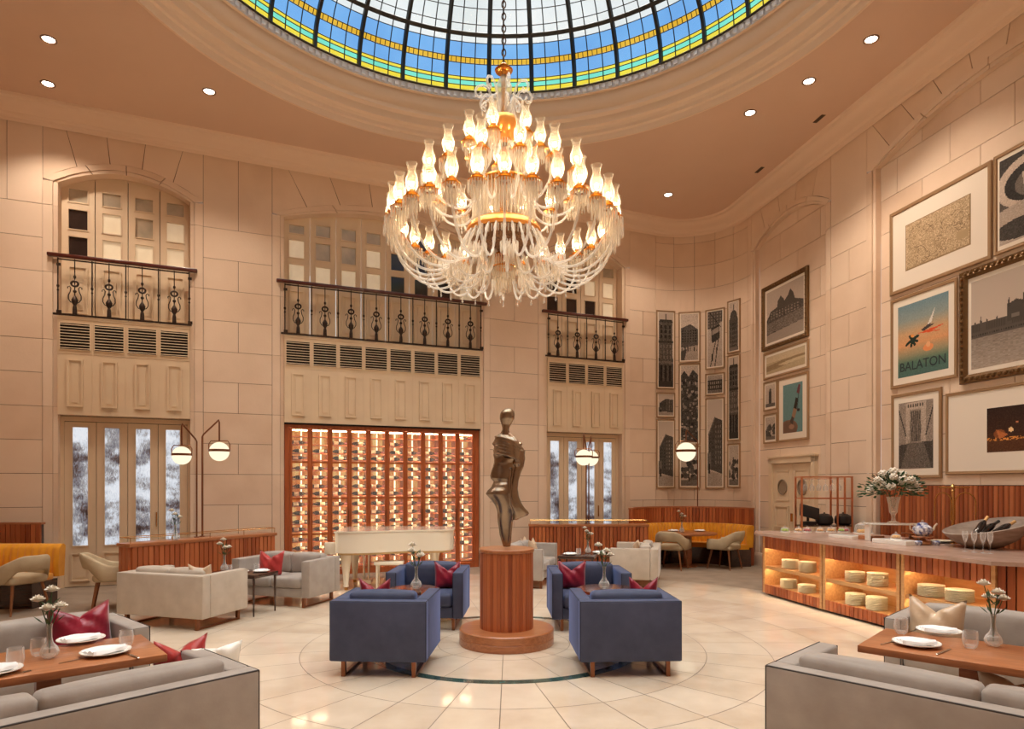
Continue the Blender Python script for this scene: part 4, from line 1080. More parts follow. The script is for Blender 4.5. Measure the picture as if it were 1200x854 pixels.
def screen(label, p, q, h, name='slatted_divider', cap=True, depth=.30, glass=True):
    p, q = Vector(p), Vector(q); d = (q-p); L_ = d.length; d.normalize(); c_ = (p+q)/2
    t = thing(name, label, 'partition', (c_.x,c_.y,0), math.atan2(d.y,d.x))
    g = MB(); x = L_/2; g.box(-x+.032,x-.032,.032,depth-.032,.06,h-.05)
    part('core', g, WOODD, t, smooth=0)
    g = MB(); slat_path(g, [(-x+.03,.03),(x-.03,.03)], .06, h-.05); slat_path(g, [(x-.03,.03),(x-.03,depth-.03)], .06, h-.05); slat_path(g, [(-x+.03,depth-.03),(-x+.03,.03)], .06, h-.05); slat_path(g, [(x-.03,depth-.03),(-x+.03,depth-.03)], .06, h-.05)
    part('staves', g, WOOD, t, smooth=0)
    g = MB(); g.rbox(-x-.01,x+.01,-.01,depth+.01,h-.05,h,.008,2); part('top', g, WOODT, t)
    g = MB(); g.box(-x+.02,x-.02,.02,depth-.02,0,.06); part('plinth', g, BLACK, t, smooth=0)
    if glass:
        g = MB()
        for y in (.02, depth-.02): g.tube([(-x+.02,y,h+.075),(x-.02,y,h+.075)], .006, 6)
        for xx in (-x+.02, x-.02): g.tube([(xx,.02,h+.075),(xx,depth-.02,h+.075)], .006, 6)
        k = int(L_/.5)
        for i in range(k+1):
            xx = -x+.02+(L_-.04)*i/k; g.tube([(xx,.02,h),(xx,.02,h+.075)], .005, 6)
        part('gallery_rail', g, BRASS, t)
    return t
screen('long slatted walnut divider with a brass gallery rail behind the taupe loveseat', (-5.12,8.86), (-3.90,10.95), .94, depth=.3)
screen('slatted walnut divider with thin rail before the right tall glazed doors', (.34,13.15), (2.72,13.15), .94)
# booth in the rounded corner
ux, uy, ur = circ3((2.52,14.02), (4.00,15.12), (5.12,14.10))
def arcpts(R_, a0, a1, n_): return [(ux+R_*math.cos(a0+(a1-a0)*i/n_), uy+R_*math.sin(a0+(a1-a0)*i/n_)) for i in range(n_+1)]
aL = math.atan2(14.02-uy, 2.52-ux); aR = math.atan2(14.10-uy, 5.12-ux)
bt = thing('booth_screen', 'curved slatted walnut screen wrapping the booth in the rounded corner', 'partition', (0,0,0))
g = MB(); slat_path(g, arcpts(ur, aL, aR, 60), 0, 1.20); g.tone = .2
g.prism(arcpts(ur+.045, aL, aR, 60)+arcpts(ur+.002, aR, aL, 60), 0, 1.20); g.tone = 0; part('staves', g, WOOD, bt, smooth=0)
g = MB(); g.prism(arcpts(ur+.055, aL, aR, 60)+arcpts(ur-.04, aR, aL, 60), 1.20, 1.235); part('cap', g, WOODT, bt, smooth=30)
be = thing('booth_bench', 'curved mustard velvet booth bench with a channelled back in the corner', 'bench', (0,0,0))
ri = ur-.05; n_ = 38; gA, gB = aL+.10, aR-.12
g = MB(); rows = []
for i in range(n_*6+1):
    t_ = gA+(gB-gA)*i/(n_*6); bul = .028*abs(math.sin(PI*i/6))
    e = []
    for o, z in ((.0,.40),(.10+bul,.40),(.11+bul,.60),(.09+bul,.80),(.05+bul,.86),(.0,.87),(-.03,.84)):
        e.append((ux+(ri-o-.02)*math.cos(t_), uy+(ri-o-.02)*math.sin(t_), z))
    rows.append(e)
g.loft(rows); part('backrest', g, YELLOW, be, smooth=50)
g = MB(); g.prism(arcpts(ri-.10, gA, gB, 60)+arcpts(ri-.58, gB, gA, 60), .36, .46); part('seat', g, YELLOW, be, smooth=30)
g = MB(); g.prism(arcpts(ri-.06, gA, gB, 60)+arcpts(ri-.50, gB, gA, 60), 0, .36); part('base', g, WOODD, be, smooth=30)
# straight bench far left
sb = thing('slat_screen', 'slatted walnut panel behind the yellow bench at the far left', 'partition', (-7.95,10.22,0))
g = MB(); g.box(-.7,.68,0,.05,0,1.12); part('core', g, WOODD, sb, smooth=0)
g = MB(); slat_path(g, [(-.7,0),(.68,0)], 0, 1.12); part('staves', g, WOOD, sb, smooth=0)
g = MB(); g.box(-.7,.70,-.035,.06,1.12,1.15); part('cap', g, WOODT, sb, smooth=0)
yb = thing('channel_bench', 'mustard velvet bench with channelled back at the far left', 'bench', (-7.55,9.65,0))
g = MB(); rows = []
for i in range(20*6+1):
    x = -1.1+2.05*i/120; bul = .02*abs(math.sin(PI*i/6)); rows.append([(x,.10,.40),(x,-.02-bul,.40),(x,-.03-bul,.6),(x,.0-bul,.80),(x,.04,.86),(x,.09,.87),(x,.13,.84)])
g.loft(rows); part('backrest', g, YELLOW, yb, smooth=50)
g = MB(); g.rbox(-1.1,.90,-.50,-.04,.36,.46,.03,2); part('seat', g, YELLOW, yb)
g = MB(); g.box(-1.1,.85,-.42,.10,0,.36); part('base', g, WOODD, yb, smooth=0)

# ================================================================== TABLES
def ctable(label, x, y, R_, zt, lobes=0):
    t = thing('cocktail_table', label, 'table', (x,y,0), 0, 'low copper tables between the blue armchairs')
    g = MB(); P_ = [(R_*(1+lobes*math.cos(6*q))*math.cos(q), R_*(1+lobes*math.cos(6*q))*math.sin(q)) for q in [2*PI*i/72 for i in range(72)]]
    g.prism(P_, zt-.03, zt); part('tabletop', g, COPT, t)
    g = MB(); g.lathe([(0,0),(.17,0),(.17,.015),(.03,.03),(.025,zt-.06),(.06,zt-.03),(0,zt-.03)], 24); part('pedestal_leg', g, WOODD, t)
    return t
TZ = .585
ctable('lobed copper topped table between the two left blue armchairs', -1.10, 7.34, .29, TZ, .03)
ctable('lobed copper topped table between the two right blue armchairs', 1.06, 7.34, .34, TZ, .03)
# dining tables near the viewer
def dtable(label, P, a, b, L_, Wd, zt=.74):
    a, b, P = Vector(a).normalized(), Vector(b).normalized(), Vector(P); c_ = P+a*L_/2+b*Wd/2
    t = thing('dining_table', label, 'table', (c_.x,c_.y,0), math.atan2(a.y,a.x))
    g = MB(); g.rbox(-L_/2,L_/2,-Wd/2,Wd/2,zt-.045,zt,.006,2); part('tabletop', g, WOODT, t)
    for x in (-L_/2+.55, L_/2-.55):
        g = MB(); g.rbox(x-.06,x+.06,-.06,.06,.02,zt-.045,.008,2); part('leg', g, WOODT, t)
        g = MB(); g.rbox(x-.06,x+.06,-.26,.26,0,.03,.005,1); part('foot', g, WOODT, t)
    return t
PT1 = GP(196.5,766,.74); PT2 = GP(1004.5,755.5,.74)
dtable('rectangular wooden dining table between the two near left grey sofas', PT1, (-.59,-.51+.0), (-.52,.60), 1.6, .68)
dtable('rectangular wooden dining table between the two near right grey sofas', PT2, (.73,-.68), (.68,.73), 1.6, .66)
# small dark table by the left loveseats and its twin on the right
def stable(label, x, y, rz, w=.62, d=.60, zt=.55):
    t = thing('side_table', label, 'table', (x,y,0), rz, 'small dark wooden tables between loveseats')
    g = MB(); g.rbox(-w/2,w/2,-d/2,d/2,zt-.05,zt,.006,2); part('tabletop', g, WOODD, t)
    for sx_ in (-1,1):
        for sy_ in (-1,1): g = MB(); g.tube([(sx_*(w/2-.03),sy_*(d/2-.03),0),(sx_*(w/2-.03),sy_*(d/2-.03),zt-.05)], [.010,.017], 8); part('leg', g, WOODD, t)
    return t
stable('small dark table with plates between the two left loveseats', -3.68, 9.0, math.radians(-17), .80, .50)
stable('small dark table with plates behind the right blue armchair', 1.17, 11.55, math.radians(76), .80, .62, .52)
rt = thing('round_table', 'round wooden pedestal table set for dining inside the yellow booth', 'table', (3.72,14.0,0))
g = MB(); g.lathe([(0,.68),(.58,.68),(.60,.69),(.60,.715),(.59,.72),(0,.72)], 48); part('tabletop', g, WOODT, rt)
g = MB(); g.lathe([(0,0),(.20,0),(.20,.02),(.085,.03),(.085,.68)], 24); part('pedestal_leg', g, WOODT, rt)

# ================================================================== GLOBE LAMPS
def globe_lamp(label, x, y, z0, ztop, dirx, diry, reach, zg, r, rz=0):
    t = thing('globe_lamp', label, 'lamp', (x,y,z0), 0, 'bronze posts with lit globes')
    d = Vector((dirx,diry)).normalized()
    g = MB(); e = (d.x*reach, d.y*reach)
    g.tube([(0,0,0),(0,0,ztop-.26-z0),(d.x*.02,d.y*.02,ztop-.22-z0),(e[0]*.85,e[1]*.85,ztop-.03-z0),(e[0]*.95,e[1]*.95,ztop-z0),(e[0],e[1],ztop-.04-z0),(e[0],e[1],zg+r*1.15-z0)], .013, 8); part('post', g, COPPER, t)
    zc = zg-z0
    g = MB(); g.sphere(e[0],e[1],zc,r,28,18); part('glass_globe', g, GLOBE, t)
    g = MB(); g.lathe([(r*1.0,zc-r*.02),(r*1.06,zc-r*.02),(r*1.06,zc+r*.24),(r*.985,zc+r*.24)], 32, *e); part('band', g, COPPER, t)
    g = MB(); g.tube([(e[0]-r*1.1,e[1],zc+r*.1),(e[0]-r*1.12,e[1],zc+r*.75),(e[0]-r*.9,e[1],zc+r*1.12),(e[0]+r*.9,e[1],zc+r*1.12),(e[0]+r*1.12,e[1],zc+r*.75),(e[0]+r*1.1,e[1],zc+r*.1)], .008, 6); part('yoke', g, COPPER, t)
    g = MB(); g.cyl(0,0,0,.012,.04,16); part('base_plate', g, COPPER, t)
yL = 9.98
p_ = atY(230.5,620,yL); q1 = atY(213,533,yL-.1)
globe_lamp('bronze post lamp with lit globe on the left divider, the left of the pair', p_[0], yL, .94, atY(0,497,yL)[2], q1[0]-p_[0], -.1, math.hypot(q1[0]-p_[0],.1), atY(0,534,yL)[2], .135)
yL = 10.12
p_ = atY(237,620,yL); q1 = atY(257,528,yL)
globe_lamp('bronze post lamp with lit globe on the left divider, the right of the pair', p_[0], yL, .94, atY(0,492,yL)[2], q1[0]-p_[0], .0, q1[0]-p_[0], atY(0,529,yL)[2], .145)
yL = 13.28
p_ = atY(687,612,yL); q1 = atY(684,535,yL-.35)
globe_lamp('bronze post lamp with lit globe on the right divider, leaning toward the viewer', p_[0], yL, .94, atY(0,510,yL)[2], q1[0]-p_[0], -.35, .36, atY(0,536,yL-.35)[2], .155)
yL = 13.36
p_ = atY(690,612,yL); q1 = atY(692.5,536,13.75)
globe_lamp('bronze post lamp on the right divider whose globe hides behind its twin', p_[0], yL, .94, atY(0,510,yL)[2], q1[0]-p_[0], .38, .39, atY(0,537,13.75)[2], .155)
p_ = atY(817.5,595,15.3); q1 = atY(804,529,14.95)
globe_lamp('bronze post lamp with large lit globe hanging over the corner booth', p_[0], 15.3, 0.0, atY(0,505,15.3)[2], q1[0]-p_[0], -.35, math.hypot(q1[0]-p_[0],.35), atY(0,529.5,14.95)[2], .215)
# ================================================================== TABLE SETTINGS
def bud_vase(label, loc, s=1.0, rz=0, n=4, cat='flowers'):
    t = thing('bud_vase', label, 'vase', loc, rz, 'glass bud vases of white flowers'); t.scale = (s,s,s)
    g = MB(); g.lathe([(0,.004),(.03,.004),(.046,.02),(.05,.04),(.04,.065),(.02,.09),(.014,.12),(.013,.17),(.018,.20),(.0165,.20),(.011,.17),(.012,.12),(.018,.09),(.037,.065),(.047,.04),(.043,.022),(.0,.01)], 20); part('vase', g, GLASSC, t)
    rnd = random.Random(n*7+3)
    for i in range(n):
        a = 2*PI*i/n+.4; L_ = .30+.045*((i*2) % 3); dx, dy = .055*math.cos(a), .055*math.sin(a)
        g = MB(); g.tube([(0,0,.03),(dx*.15,dy*.15,.18),(dx*.6,dy*.6,L_*.8),(dx,dy,L_)], .003, 5); st1 = part('stem', g, LEAFM, t)
        g = MB(); 
        for k in range(3):
            zz = .20+.05*k; b = a+2.2*k; g.loft([[(dx*.4+.004*math.cos(b),dy*.4+.004*math.sin(b),zz)]*3,[(dx*.4+.03*math.cos(b+.3),dy*.4+.03*math.sin(b+.3),zz+.02),(dx*.4+.03*math.cos(b-.3),dy*.4+.03*math.sin(b-.3),zz+.02),(dx*.4+.028*math.cos(b),dy*.4+.028*math.sin(b),zz+.028)],[(dx*.4+.06*math.cos(b),dy*.4+.06*math.sin(b),zz+.05)]*3])
        part('leaf', g, LEAFM, st1, smooth=60)
        g = MB()
        for rr, zz, npet, tl in ((.014,.010,5,.9),(.026,.006,7,.5),(.036,.000,9,.2)):
            for k in range(npet):
                b = 2*PI*k/npet+rr*50; ca, sa = math.cos(b), math.sin(b); w_ = rr*.5
                pts = [(0,0,-.012), (rr*.6,-w_,zz-.004), (rr,-w_*.7,zz+tl*.014), (rr*1.08,0,zz+tl*.018), (rr,w_*.7,zz+tl*.014), (rr*.6,w_,zz-.004)]
                i_ = [g.V((dx+x_*ca-y_*sa, dy+x_*sa+y_*ca, L_+z_)) for x_, y_, z_ in pts]; g.F(i_)
                i_ = [g.V((dx+x_*ca-y_*sa, dy+x_*sa+y_*ca, L_+z_-.004)) for x_, y_, z_ in pts]; g.F(i_[::-1])
        g.sphere(dx,dy,L_+.012,.012,8,6); part('blossom', g, PETAL, st1, smooth=80)
    g = MB(); g.lathe([(0,.012),(.04,.016),(.046,.04),(.035,.06),(0,.06)], 16); part('water', g, GLASSC, t)
    return t
def plate_set(label, loc, rz, r=.135, nap=True, group='white plates set on tables'):
    t = thing('dinner_plate', label, 'plate', loc, rz, group)
    g = MB(); g.lathe([(0,.001),(r*.55,.001),(r*.62,.006),(r*.95,.018),(r,.021),(r*.99,.025),(r*.65,.013),(r*.58,.008),(0,.008)], 40); part('rim', g, CHINA, t)
    g = MB(); g.lathe([(r*.62,.012),(r*.985,.0245)], 40); part('plate_well', g, CHINA, t) if False else None
    if nap:
        n = thing('folded_napkin', 'white napkin folded on the '+label, 'napkin', (loc[0],loc[1],loc[2]+.0145), rz+.3, 'folded white napkins')
        n['label'] = 'white napkin on the '+label
        g = MB(); N_ = 10
        gr = []
        for j in range(N_+1):
            row = []
            for i in range(N_+1):
                u, v = i/N_*2-1, j/N_*2-1; row.append(g.V((u*r*.75, v*r*.42*(1-.25*u), .014+.012*math.sin(u*3+v*2)*.5+.010*abs(math.sin(v*4)))))
            gr.append(row)
        lo = [[g.V((u_*r*.75, v_*r*.42*(1-.25*u_), .0)) for u_ in [i/N_*2-1 for i in range(N_+1)]] for v_ in [j/N_*2-1 for j in range(N_+1)]]
        for A_ in (gr, lo):
            for j in range(N_):
                for i in range(N_): g.F((A_[j][i],A_[j][i+1],A_[j+1][i+1],A_[j+1][i]))
        for i in range(N_):
            for A_, B_ in ((gr[0][i],gr[0][i+1]),(gr[N_][i],gr[N_][i+1])): pass
            g.F((gr[0][i],gr[0][i+1],lo[0][i+1],lo[0][i])); g.F((gr[N_][i],gr[N_][i+1],lo[N_][i+1],lo[N_][i])); g.F((gr[i][0],gr[i+1][0],lo[i+1][0],lo[i][0])); g.F((gr[i][N_],gr[i+1][N_],lo[i+1][N_],lo[i][N_]))
        part('cloth', g, NAPKIN, n, smooth=60)
    return t
def tumbler(label, loc, s=1.0, wine=False):
    g = MB(); g.lathe([(0,0),(.026,0),(.036,.012),(.042,.04),(.040,.075),(.037,.10),(.0355,.10),(.0385,.075),(.0405,.04),(.034,.016),(0,.012)], 22)
    o = part('glass_tumbler', g, GLASSC); o.location = loc; o.scale = (s,s,s); tag(o, label, 'drinking glass', 'stemless glasses on tables'); return o
def fork(label, loc, rz):
    g = MB(); g.box(-.004,.004,-.10,.02,.001,.004); g.loft([[(-.004,.02,.001),(.004,.02,.001),(.004,.02,.004),(-.004,.02,.004)],[(-.011,.05,.001),(.011,.05,.001),(.011,.05,.004),(-.011,.05,.004)],[(-.012,.065,.002),(.012,.065,.002),(.012,.065,.005),(-.012,.065,.005)]])
    for k in range(4): g.box(-.012+k*.0066,-.0085+k*.0066,.065,.10,.002,.005)
    o = part('fork', g, CHROME, smooth=0); o.location = loc; o.rotation_euler.z = rz; tag(o, label, 'fork', 'table cutlery'); return o
def knife(label, loc, rz):
    g = MB(); g.rbox(-.006,.006,-.11,0,.001,.007,.002,1); g.loft([[(-.005,0,.001),(.005,0,.001),(.005,0,.004),(-.005,0,.004)],[(-.009,.06,.001),(.006,.06,.001),(.006,.06,.003),(-.009,.06,.003)],[(-.003,.11,.001),(.005,.11,.001),(.005,.11,.003),(-.003,.11,.003)]])
    o = part('knife', g, CHROME); o.location = loc; o.rotation_euler.z = rz; tag(o, label, 'knife', 'table cutlery'); return o
def on(px, py, z): x, y = gp(px, py, z); return (x, y, z)
zt = .7405
plate_set('plate on the left dining table nearer the crimson pillow', on(95,751.5,zt), .6)
plate_set('plate on the left dining table nearest the table end', on(124,766,zt), .7)
plate_set('plate cut off by the picture edge on the left dining table', on(-9,789,zt), .7)
bud_vase('glass vase of white flowers on the left dining table', on(58,771,zt), 1.0)
tumbler('empty tumbler behind the near plate at the left table end', on(148,757,zt), 1.0)
tumbler('empty tumbler nearest the left picture edge on the left dining table', on(18,781,zt), 1.05)
tumbler('empty tumbler beside the flower vase on the left dining table', on(45,768,zt), 1.0)
fork('fork left of the near plate on the left dining table', on(91,773,zt), -.5)
knife('knife beyond the near plate at the left table end', on(153,768,zt), .9)
fork('fork beside the tumbler nearest the left picture edge', on(10,791,zt), -.7)
plate_set('plate on the right dining table nearest the champagne pillow', on(1100,741.5,zt), -.6)
plate_set('plate on the right dining table nearest the table end', on(1074,756,zt), -.5)
bud_vase('glass vase of white flowers on the right dining table', on(1164,757,zt), 1.0, 1.0)
tumbler('empty tumbler at the end of the right dining table', on(1056,742,zt), 1.05)
tumbler('empty tumbler near the flower vase on the right dining table', on(1137,759,zt), 1.05)
fork('fork beside the near plate at the right table end', on(1042,753,zt), -1.0)
knife('knife nearest the viewer on the right dining table', on(1106,764,zt), -.9)
fork('fork by the tumbler on the right dining table', on(1071,739,zt), -.9)
bud_vase('glass vase of white flowers on the left copper table', (-1.06,7.32,TZ), 1.25, .4)
bud_vase('glass vase of white flowers on the right copper table', (1.02,7.32,TZ), 1.25, 1.4)
z5 = .5505
bud_vase('glass vase of white flowers on the small dark table by the left loveseats', (-3.95,9.08,z5), 1.1, .2)
plate_set('plate on the left small dark table, nearest the coral pillow', (-3.40,8.98,z5), 0, .11)
plate_set('plate on the left small dark table, near its vase', (-3.66,8.92,z5), 0, .11)
tumbler('tumbler on the left small dark table', (-3.52,9.12,z5))
tumbler('tumbler beside the vase on the left small dark table', (-3.84,8.98,z5))
z6 = .5205
bud_vase('glass vase of white flowers on the small dark table behind the right blue armchair', on(689,648,z6), 1.15, .7)
plate_set('left plate on small dark table behind right blue armchairs', on(668,650,z6), 0, .12)
plate_set('right plate on small dark table behind right blue armchairs', on(702,648,z6), 0, .12)
tumbler('tumbler on the small dark table behind the right blue armchairs', (1.15,11.42,z6), 1.1)
z7 = .7205
bud_vase('glass vase of white flowers on the round booth table', on(799,624,z7), 1.15, .9)
plate_set('plate at the left of the round booth table', on(789,622.5,z7), 0, .12)
plate_set('plate at the right of the round booth table', on(820,622.5,z7), 0, .12)
bud_vase('glass vase of white flowers standing on the left divider top', (-4.82,9.47,.94), 1.1, .5, 3)

# ================================================================== BUFFET COUNTER
TOP = .973
E = [Vector(p) for p in ((3.93,10.52),(4.21,9.06),(4.52,7.77),(4.83,6.65),(5.20,6.42),(6.05,6.55))]
mods = [(0,1,'far'),(1,2,'middle'),(2,3,'near')]
def unit(p, q, nm, y_nar):
    d = (q-p); L_ = d.length; d.normalize(); rz = math.atan2(-d.y,-d.x)   # local +x runs away from the viewer side: from q to p
    t = thing('buffet_cabinet', nm, 'cabinet', (q.x,q.y,0), rz, 'slatted buffet cabinets with lit shelves')
    dp = .60     # local -y side is the room side? worked out below
    return t, L_, dp
cabs = ['far open buffet cabinet of slatted wood with plate stacks, at the counter end', 'middle open buffet cabinet of slatted wood with lit plate shelves', 'near open buffet cabinet of slatted wood behind the right sofa']
CAB = []
for k, (i, j, nm) in enumerate(mods):
    p, q = E[i]-Vector((-.04,0)), E[j]-Vector((-.04,0)); p = p.copy(); q = q.copy()
    if k == 0: p = p+(q-p).normalized()*.03
    d = (q-p).normalized(); p = p+d*.012; q = q-d*.012; L_ = (q-p).length
    # local x from p (far) to q (near); room side is to the right-hand of travel: local -y
    rz = math.atan2(d.y, d.x)
    t = thing('buffet_cabinet', cabs[k], 'cabinet', (p.x,p.y,0), rz, 'slatted buffet cabinets with lit shelves'); CAB.append((t, L_, rz, p))
    S = 1    # room (viewer) side sign, y = 0 face, body at y > 0
    y0, y1 = 0.0, .62
    side = .045
    g = MB(); g.box(0,side,y0,y1,.03,.93); g.box(L_-side,L_,y0,y1,.03,.93); g.box(side,L_-side,y1-.02,y1,.03,.93); g.box(side,L_-side,y0+.03,y1-.02,.13,.15); g.box(side,L_-side,y0+.03,y1-.02,.90,.93); g.tone = 0
    part('carcass', g, WOODL, t, smooth=0)
    g = MB(); slat_path(g, [(side,.03),(L_-side,.03)], .735, .93); part('slatted_fascia', g, WOOD, t, smooth=0)
    g = MB(); slat_path(g, [(side,.03),(L_-side,.03)], .03, .165); part('slatted_fascia', g, WOOD, t, smooth=0)
    g = MB(); slat_path(g, [(0,y1),(0,y0)], .03, .93) if k == 0 else None
    if k == 0: part('end_slats', g, WOOD, t, smooth=0)
    g = MB(); g.box(side,L_-side,y0+.04,y1-.02,.43,.455); part('shelf', g, WOODL, t, smooth=0)
    g = MB(); g.box(side,L_-side,.022,.04,.41,.46); part('shelf_lip', g, WOODL, t, smooth=0)
    for z in (.765,.428): g = MB(); g.box(side+.02,L_-side-.02,.045,.058,z-.006,z); part('light_strip', g, LED, t, smooth=0)
    g = MB(); g.box(side,L_-side,.06,y1-.03,0,.03); part('plinth', g, BLACK, t, smooth=0)
# solid slatted return at the near end
t = thing('buffet_end', 'solid slatted counter return at the near end of the buffet', 'cabinet', (0,0,0), 0)
pl = [Vector((4.90,6.68)), Vector((5.20,6.47)), Vector((6.05,6.60)), Vector((6.02,7.2)), Vector((5.45,7.0)), Vector((5.1,7.0))]
g = MB(); slat_path(g, [tuple(v) for v in pl[:3]], .03, .93); part('staves', g, WOOD, t, smooth=0)
g = MB(); g.prism([tuple(v+Vector((.03,.05))) for v in pl[:3]]+[(5.98,7.15),(5.75,9.0),(5.5,10.1),(5.25,10.8),(4.86,10.8),(5.05,9.2),(5.32,7.95),(5.56,6.98)], 0, .93); part('core', g, WOODD, t, smooth=0)
# one continuous worktop
F_ = [Vector((-.06,-.02))+E[0]+Vector((0,.06)), E[1]+Vector((-.05,0)), E[2]+Vector((-.05,0)), E[3]+Vector((-.05,-.05)), E[4]+Vector((0,-.04)), E[5]+Vector((.0,-.04))]
B_ = [Vector((6.05,7.2)), Vector((5.92,8.1)), Vector((5.80,9.1)), Vector((5.62,10.1)), Vector((5.30,10.9)), Vector((4.02,10.9))]
g = MB(); g.prism([tuple(v) for v in F_+B_], .932, TOP); o = part('worktop', g, TOPST, smooth=0); tag(o, 'long grey stone worktop running over the slatted buffet cabinets', 'countertop')
# plate stacks
PL = None
def stack(cab, x, y, z, n, r, where):
    global PL
    t, L_, rz, p = CAB[cab]; M_ = Matrix.Translation((p.x,p.y,0)) @ Matrix.Rotation(rz,4,'Z')
    for k in range(n):
        loc = M_ @ Vector((x,y,z+k*.0165)); lab = 'cream plate %s from the bottom, %s' % (ordn[k], where)
        if k == n-1: lab = 'topmost cream plate, %s' % where
        if PL is None:
            PL = MB(); PL.lathe([(0,0),(.075,0),(.085,.006),(.125,.012),(.130,.016),(.128,.0185),(.085,.0105),(.07,.006),(0,.006)], 28)
            PL = part('stacked_plate', PL, PLATE); PL.location = loc; tag(PL, lab, 'plate', 'cream plates stacked on the buffet shelves')
        else:
            o = PL.copy(); col.objects.link(o); o.location = loc; o['label'] = lab; o.rotation_euler.z = random.random()*6; o.scale = (r/.13,r/.13,1)
def xat(cab, px):
    t, L_, rz, p = CAB[cab]; d = Vector((math.cos(rz), math.sin(rz))); n2 = Vector((-d.y, d.x))*.22; best = None
    for i in range(200):
        x = L_*i/199; w_ = p+d*x+n2; e = abs(600+w_.x/w_.y*FPX-px)
        if best is None or e < best[0]: best = (e, x)
    return best[1]
for cab, px, sh, n in ((0,927.5,1,8),(0,947.5,1,9),(0,925.5,0,8),(0,947,0,7),(1,1003.5,1,8),(1,1030,1,10),(1,1004,0,9),(1,1029,0,10),(2,1093,1,8),(2,1126,1,8)):
    nm = {0:'far cabinet',1:'middle cabinet',2:'near cabinet'}[cab]; lr = 'left' if px in (927.5,925.5,1003.5,1004,1093) else 'right'
    stack(cab, xat(cab,px), .20, .455 if sh else .15, n, .125 if cab < 2 else .14, '%s stack, %s shelf of %s' % (lr, 'upper' if sh else 'lower', nm))

# ---- things on the worktop
T = TOP+.0005
def cloche(label, loc, r, mat, tall=.9, past=5, board=True):
    t = thing('glass_cloche', label, 'cloche', loc, 0, 'glass cloches over pastries')
    g = MB(); g.lathe([(0,0),(r*1.1,0),(r*1.12,.01),(r*1.1,.014),(0,.014)], 24); part('tray', g, CHINA, t)
    g = MB(); g.lathe([(r,.015),(r,.015+r*tall*.4),(r*.85,.015+r*tall*.8),(r*.45,.015+r*tall),(0,.015+r*tall*1.03)], 24); part('dome', g, GLASSC, t)
    g = MB(); g.sphere(0,0,.015+r*tall*1.03+.014,.014,10,8); part('knob', g, GLASSC, t)
    for i in range(past):
        a = 2*PI*i/past; g = MB(); g.sphere(r*.5*math.cos(a), r*.5*math.sin(a), .015+.022, .028 if r < .1 else .04, 10, 6, .7); part('pastry', g, mat, t)
for px, py, r, m_, lab in ((920,619,.07,FRUIT,'glass cloche over green cakes at the far end of the buffet'),(936,619,.065,PASTRY,'glass cloche over pastries, next after the green cakes'),(946,621,.065,BERRY,'glass cloche over red cakes, far end of the buffet'),(961,622,.06,PASTRY,'glass cloche over pastries before the dark screen stand'),(974,619,.07,PASTRY,'glass cloche over golden pastries beneath the copper rack'),(986,621,.05,FRUIT,'small glass cloche over green cakes beneath the copper rack'),(991,620,.06,BERRY,'glass cloche over berry cakes left of the large dome')):
    if px > 1e3: continue
    cloche(lab, on(px,max(py,622)+1.5,T), r, m_)
cloche('large glass dome over baked goods left of the tall flower vase', on(1012,625,T), .13, PASTRY, 1.15, 6)
def slab_obj(name, label, cat, px0, py0, w, d, h, mat, rz, z=T, group=None):
    x, y, _ = on(px0, py0, z); g = MB(); g.rbox(-w/2,w/2,-d/2,d/2,0,h,.004,1); o = part(name, g, mat); o.location = (x,y,z); o.rotation_euler.z = rz; tag(o, label, cat, group); return o
r_ = math.radians(-70)
slab_obj('serving_board', 'white serving slab on the buffet left of the wooden tray', 'serving board', 992, 630, .42,.24,.04, CHINA, r_, group='white serving slabs')
slab_obj('wooden_tray', 'small wooden tray at the corner of the white serving slab', 'tray', 1021, 632, .24,.22,.055, WOODT, r_)
slab_obj('serving_board', 'larger white serving slab in front of the tall flower vase', 'serving board', 1050, 637, .50,.26,.055, CHINA, r_, group='white serving slabs')
rs = thing('display_riser', 'raised white shelf on posts between the flower vase and teapot', 'display stand', (5.20,9.0,T), math.radians(-12))
g = MB(); g.rbox(-.36,.36,-.12,.12,.217,.237,.004,1); part('shelf', g, CHINA, rs)
for x in (-.33,.33):
    g = MB(); g.box(x-.01,x+.01,-.10,.10,0,.217); part('support', g, CHINA, rs, smooth=0)
g = MB(); g.lathe([(0,.0),(.09,.0),(.09,.02),(.03,.03),(.03,.08),(.12,.09),(.12,.10),(0,.10)], 24); o = part('cake_stand', g, WOODT); o.location = on(1068,633,T); tag(o, 'wooden cake stand under the white riser behind the teapot', 'cake stand')
cloche('small glass cloche on the larger white slab by the teapot', on(1050,637,T)[:2]+(T+.056,), .06, PASTRY, .9)
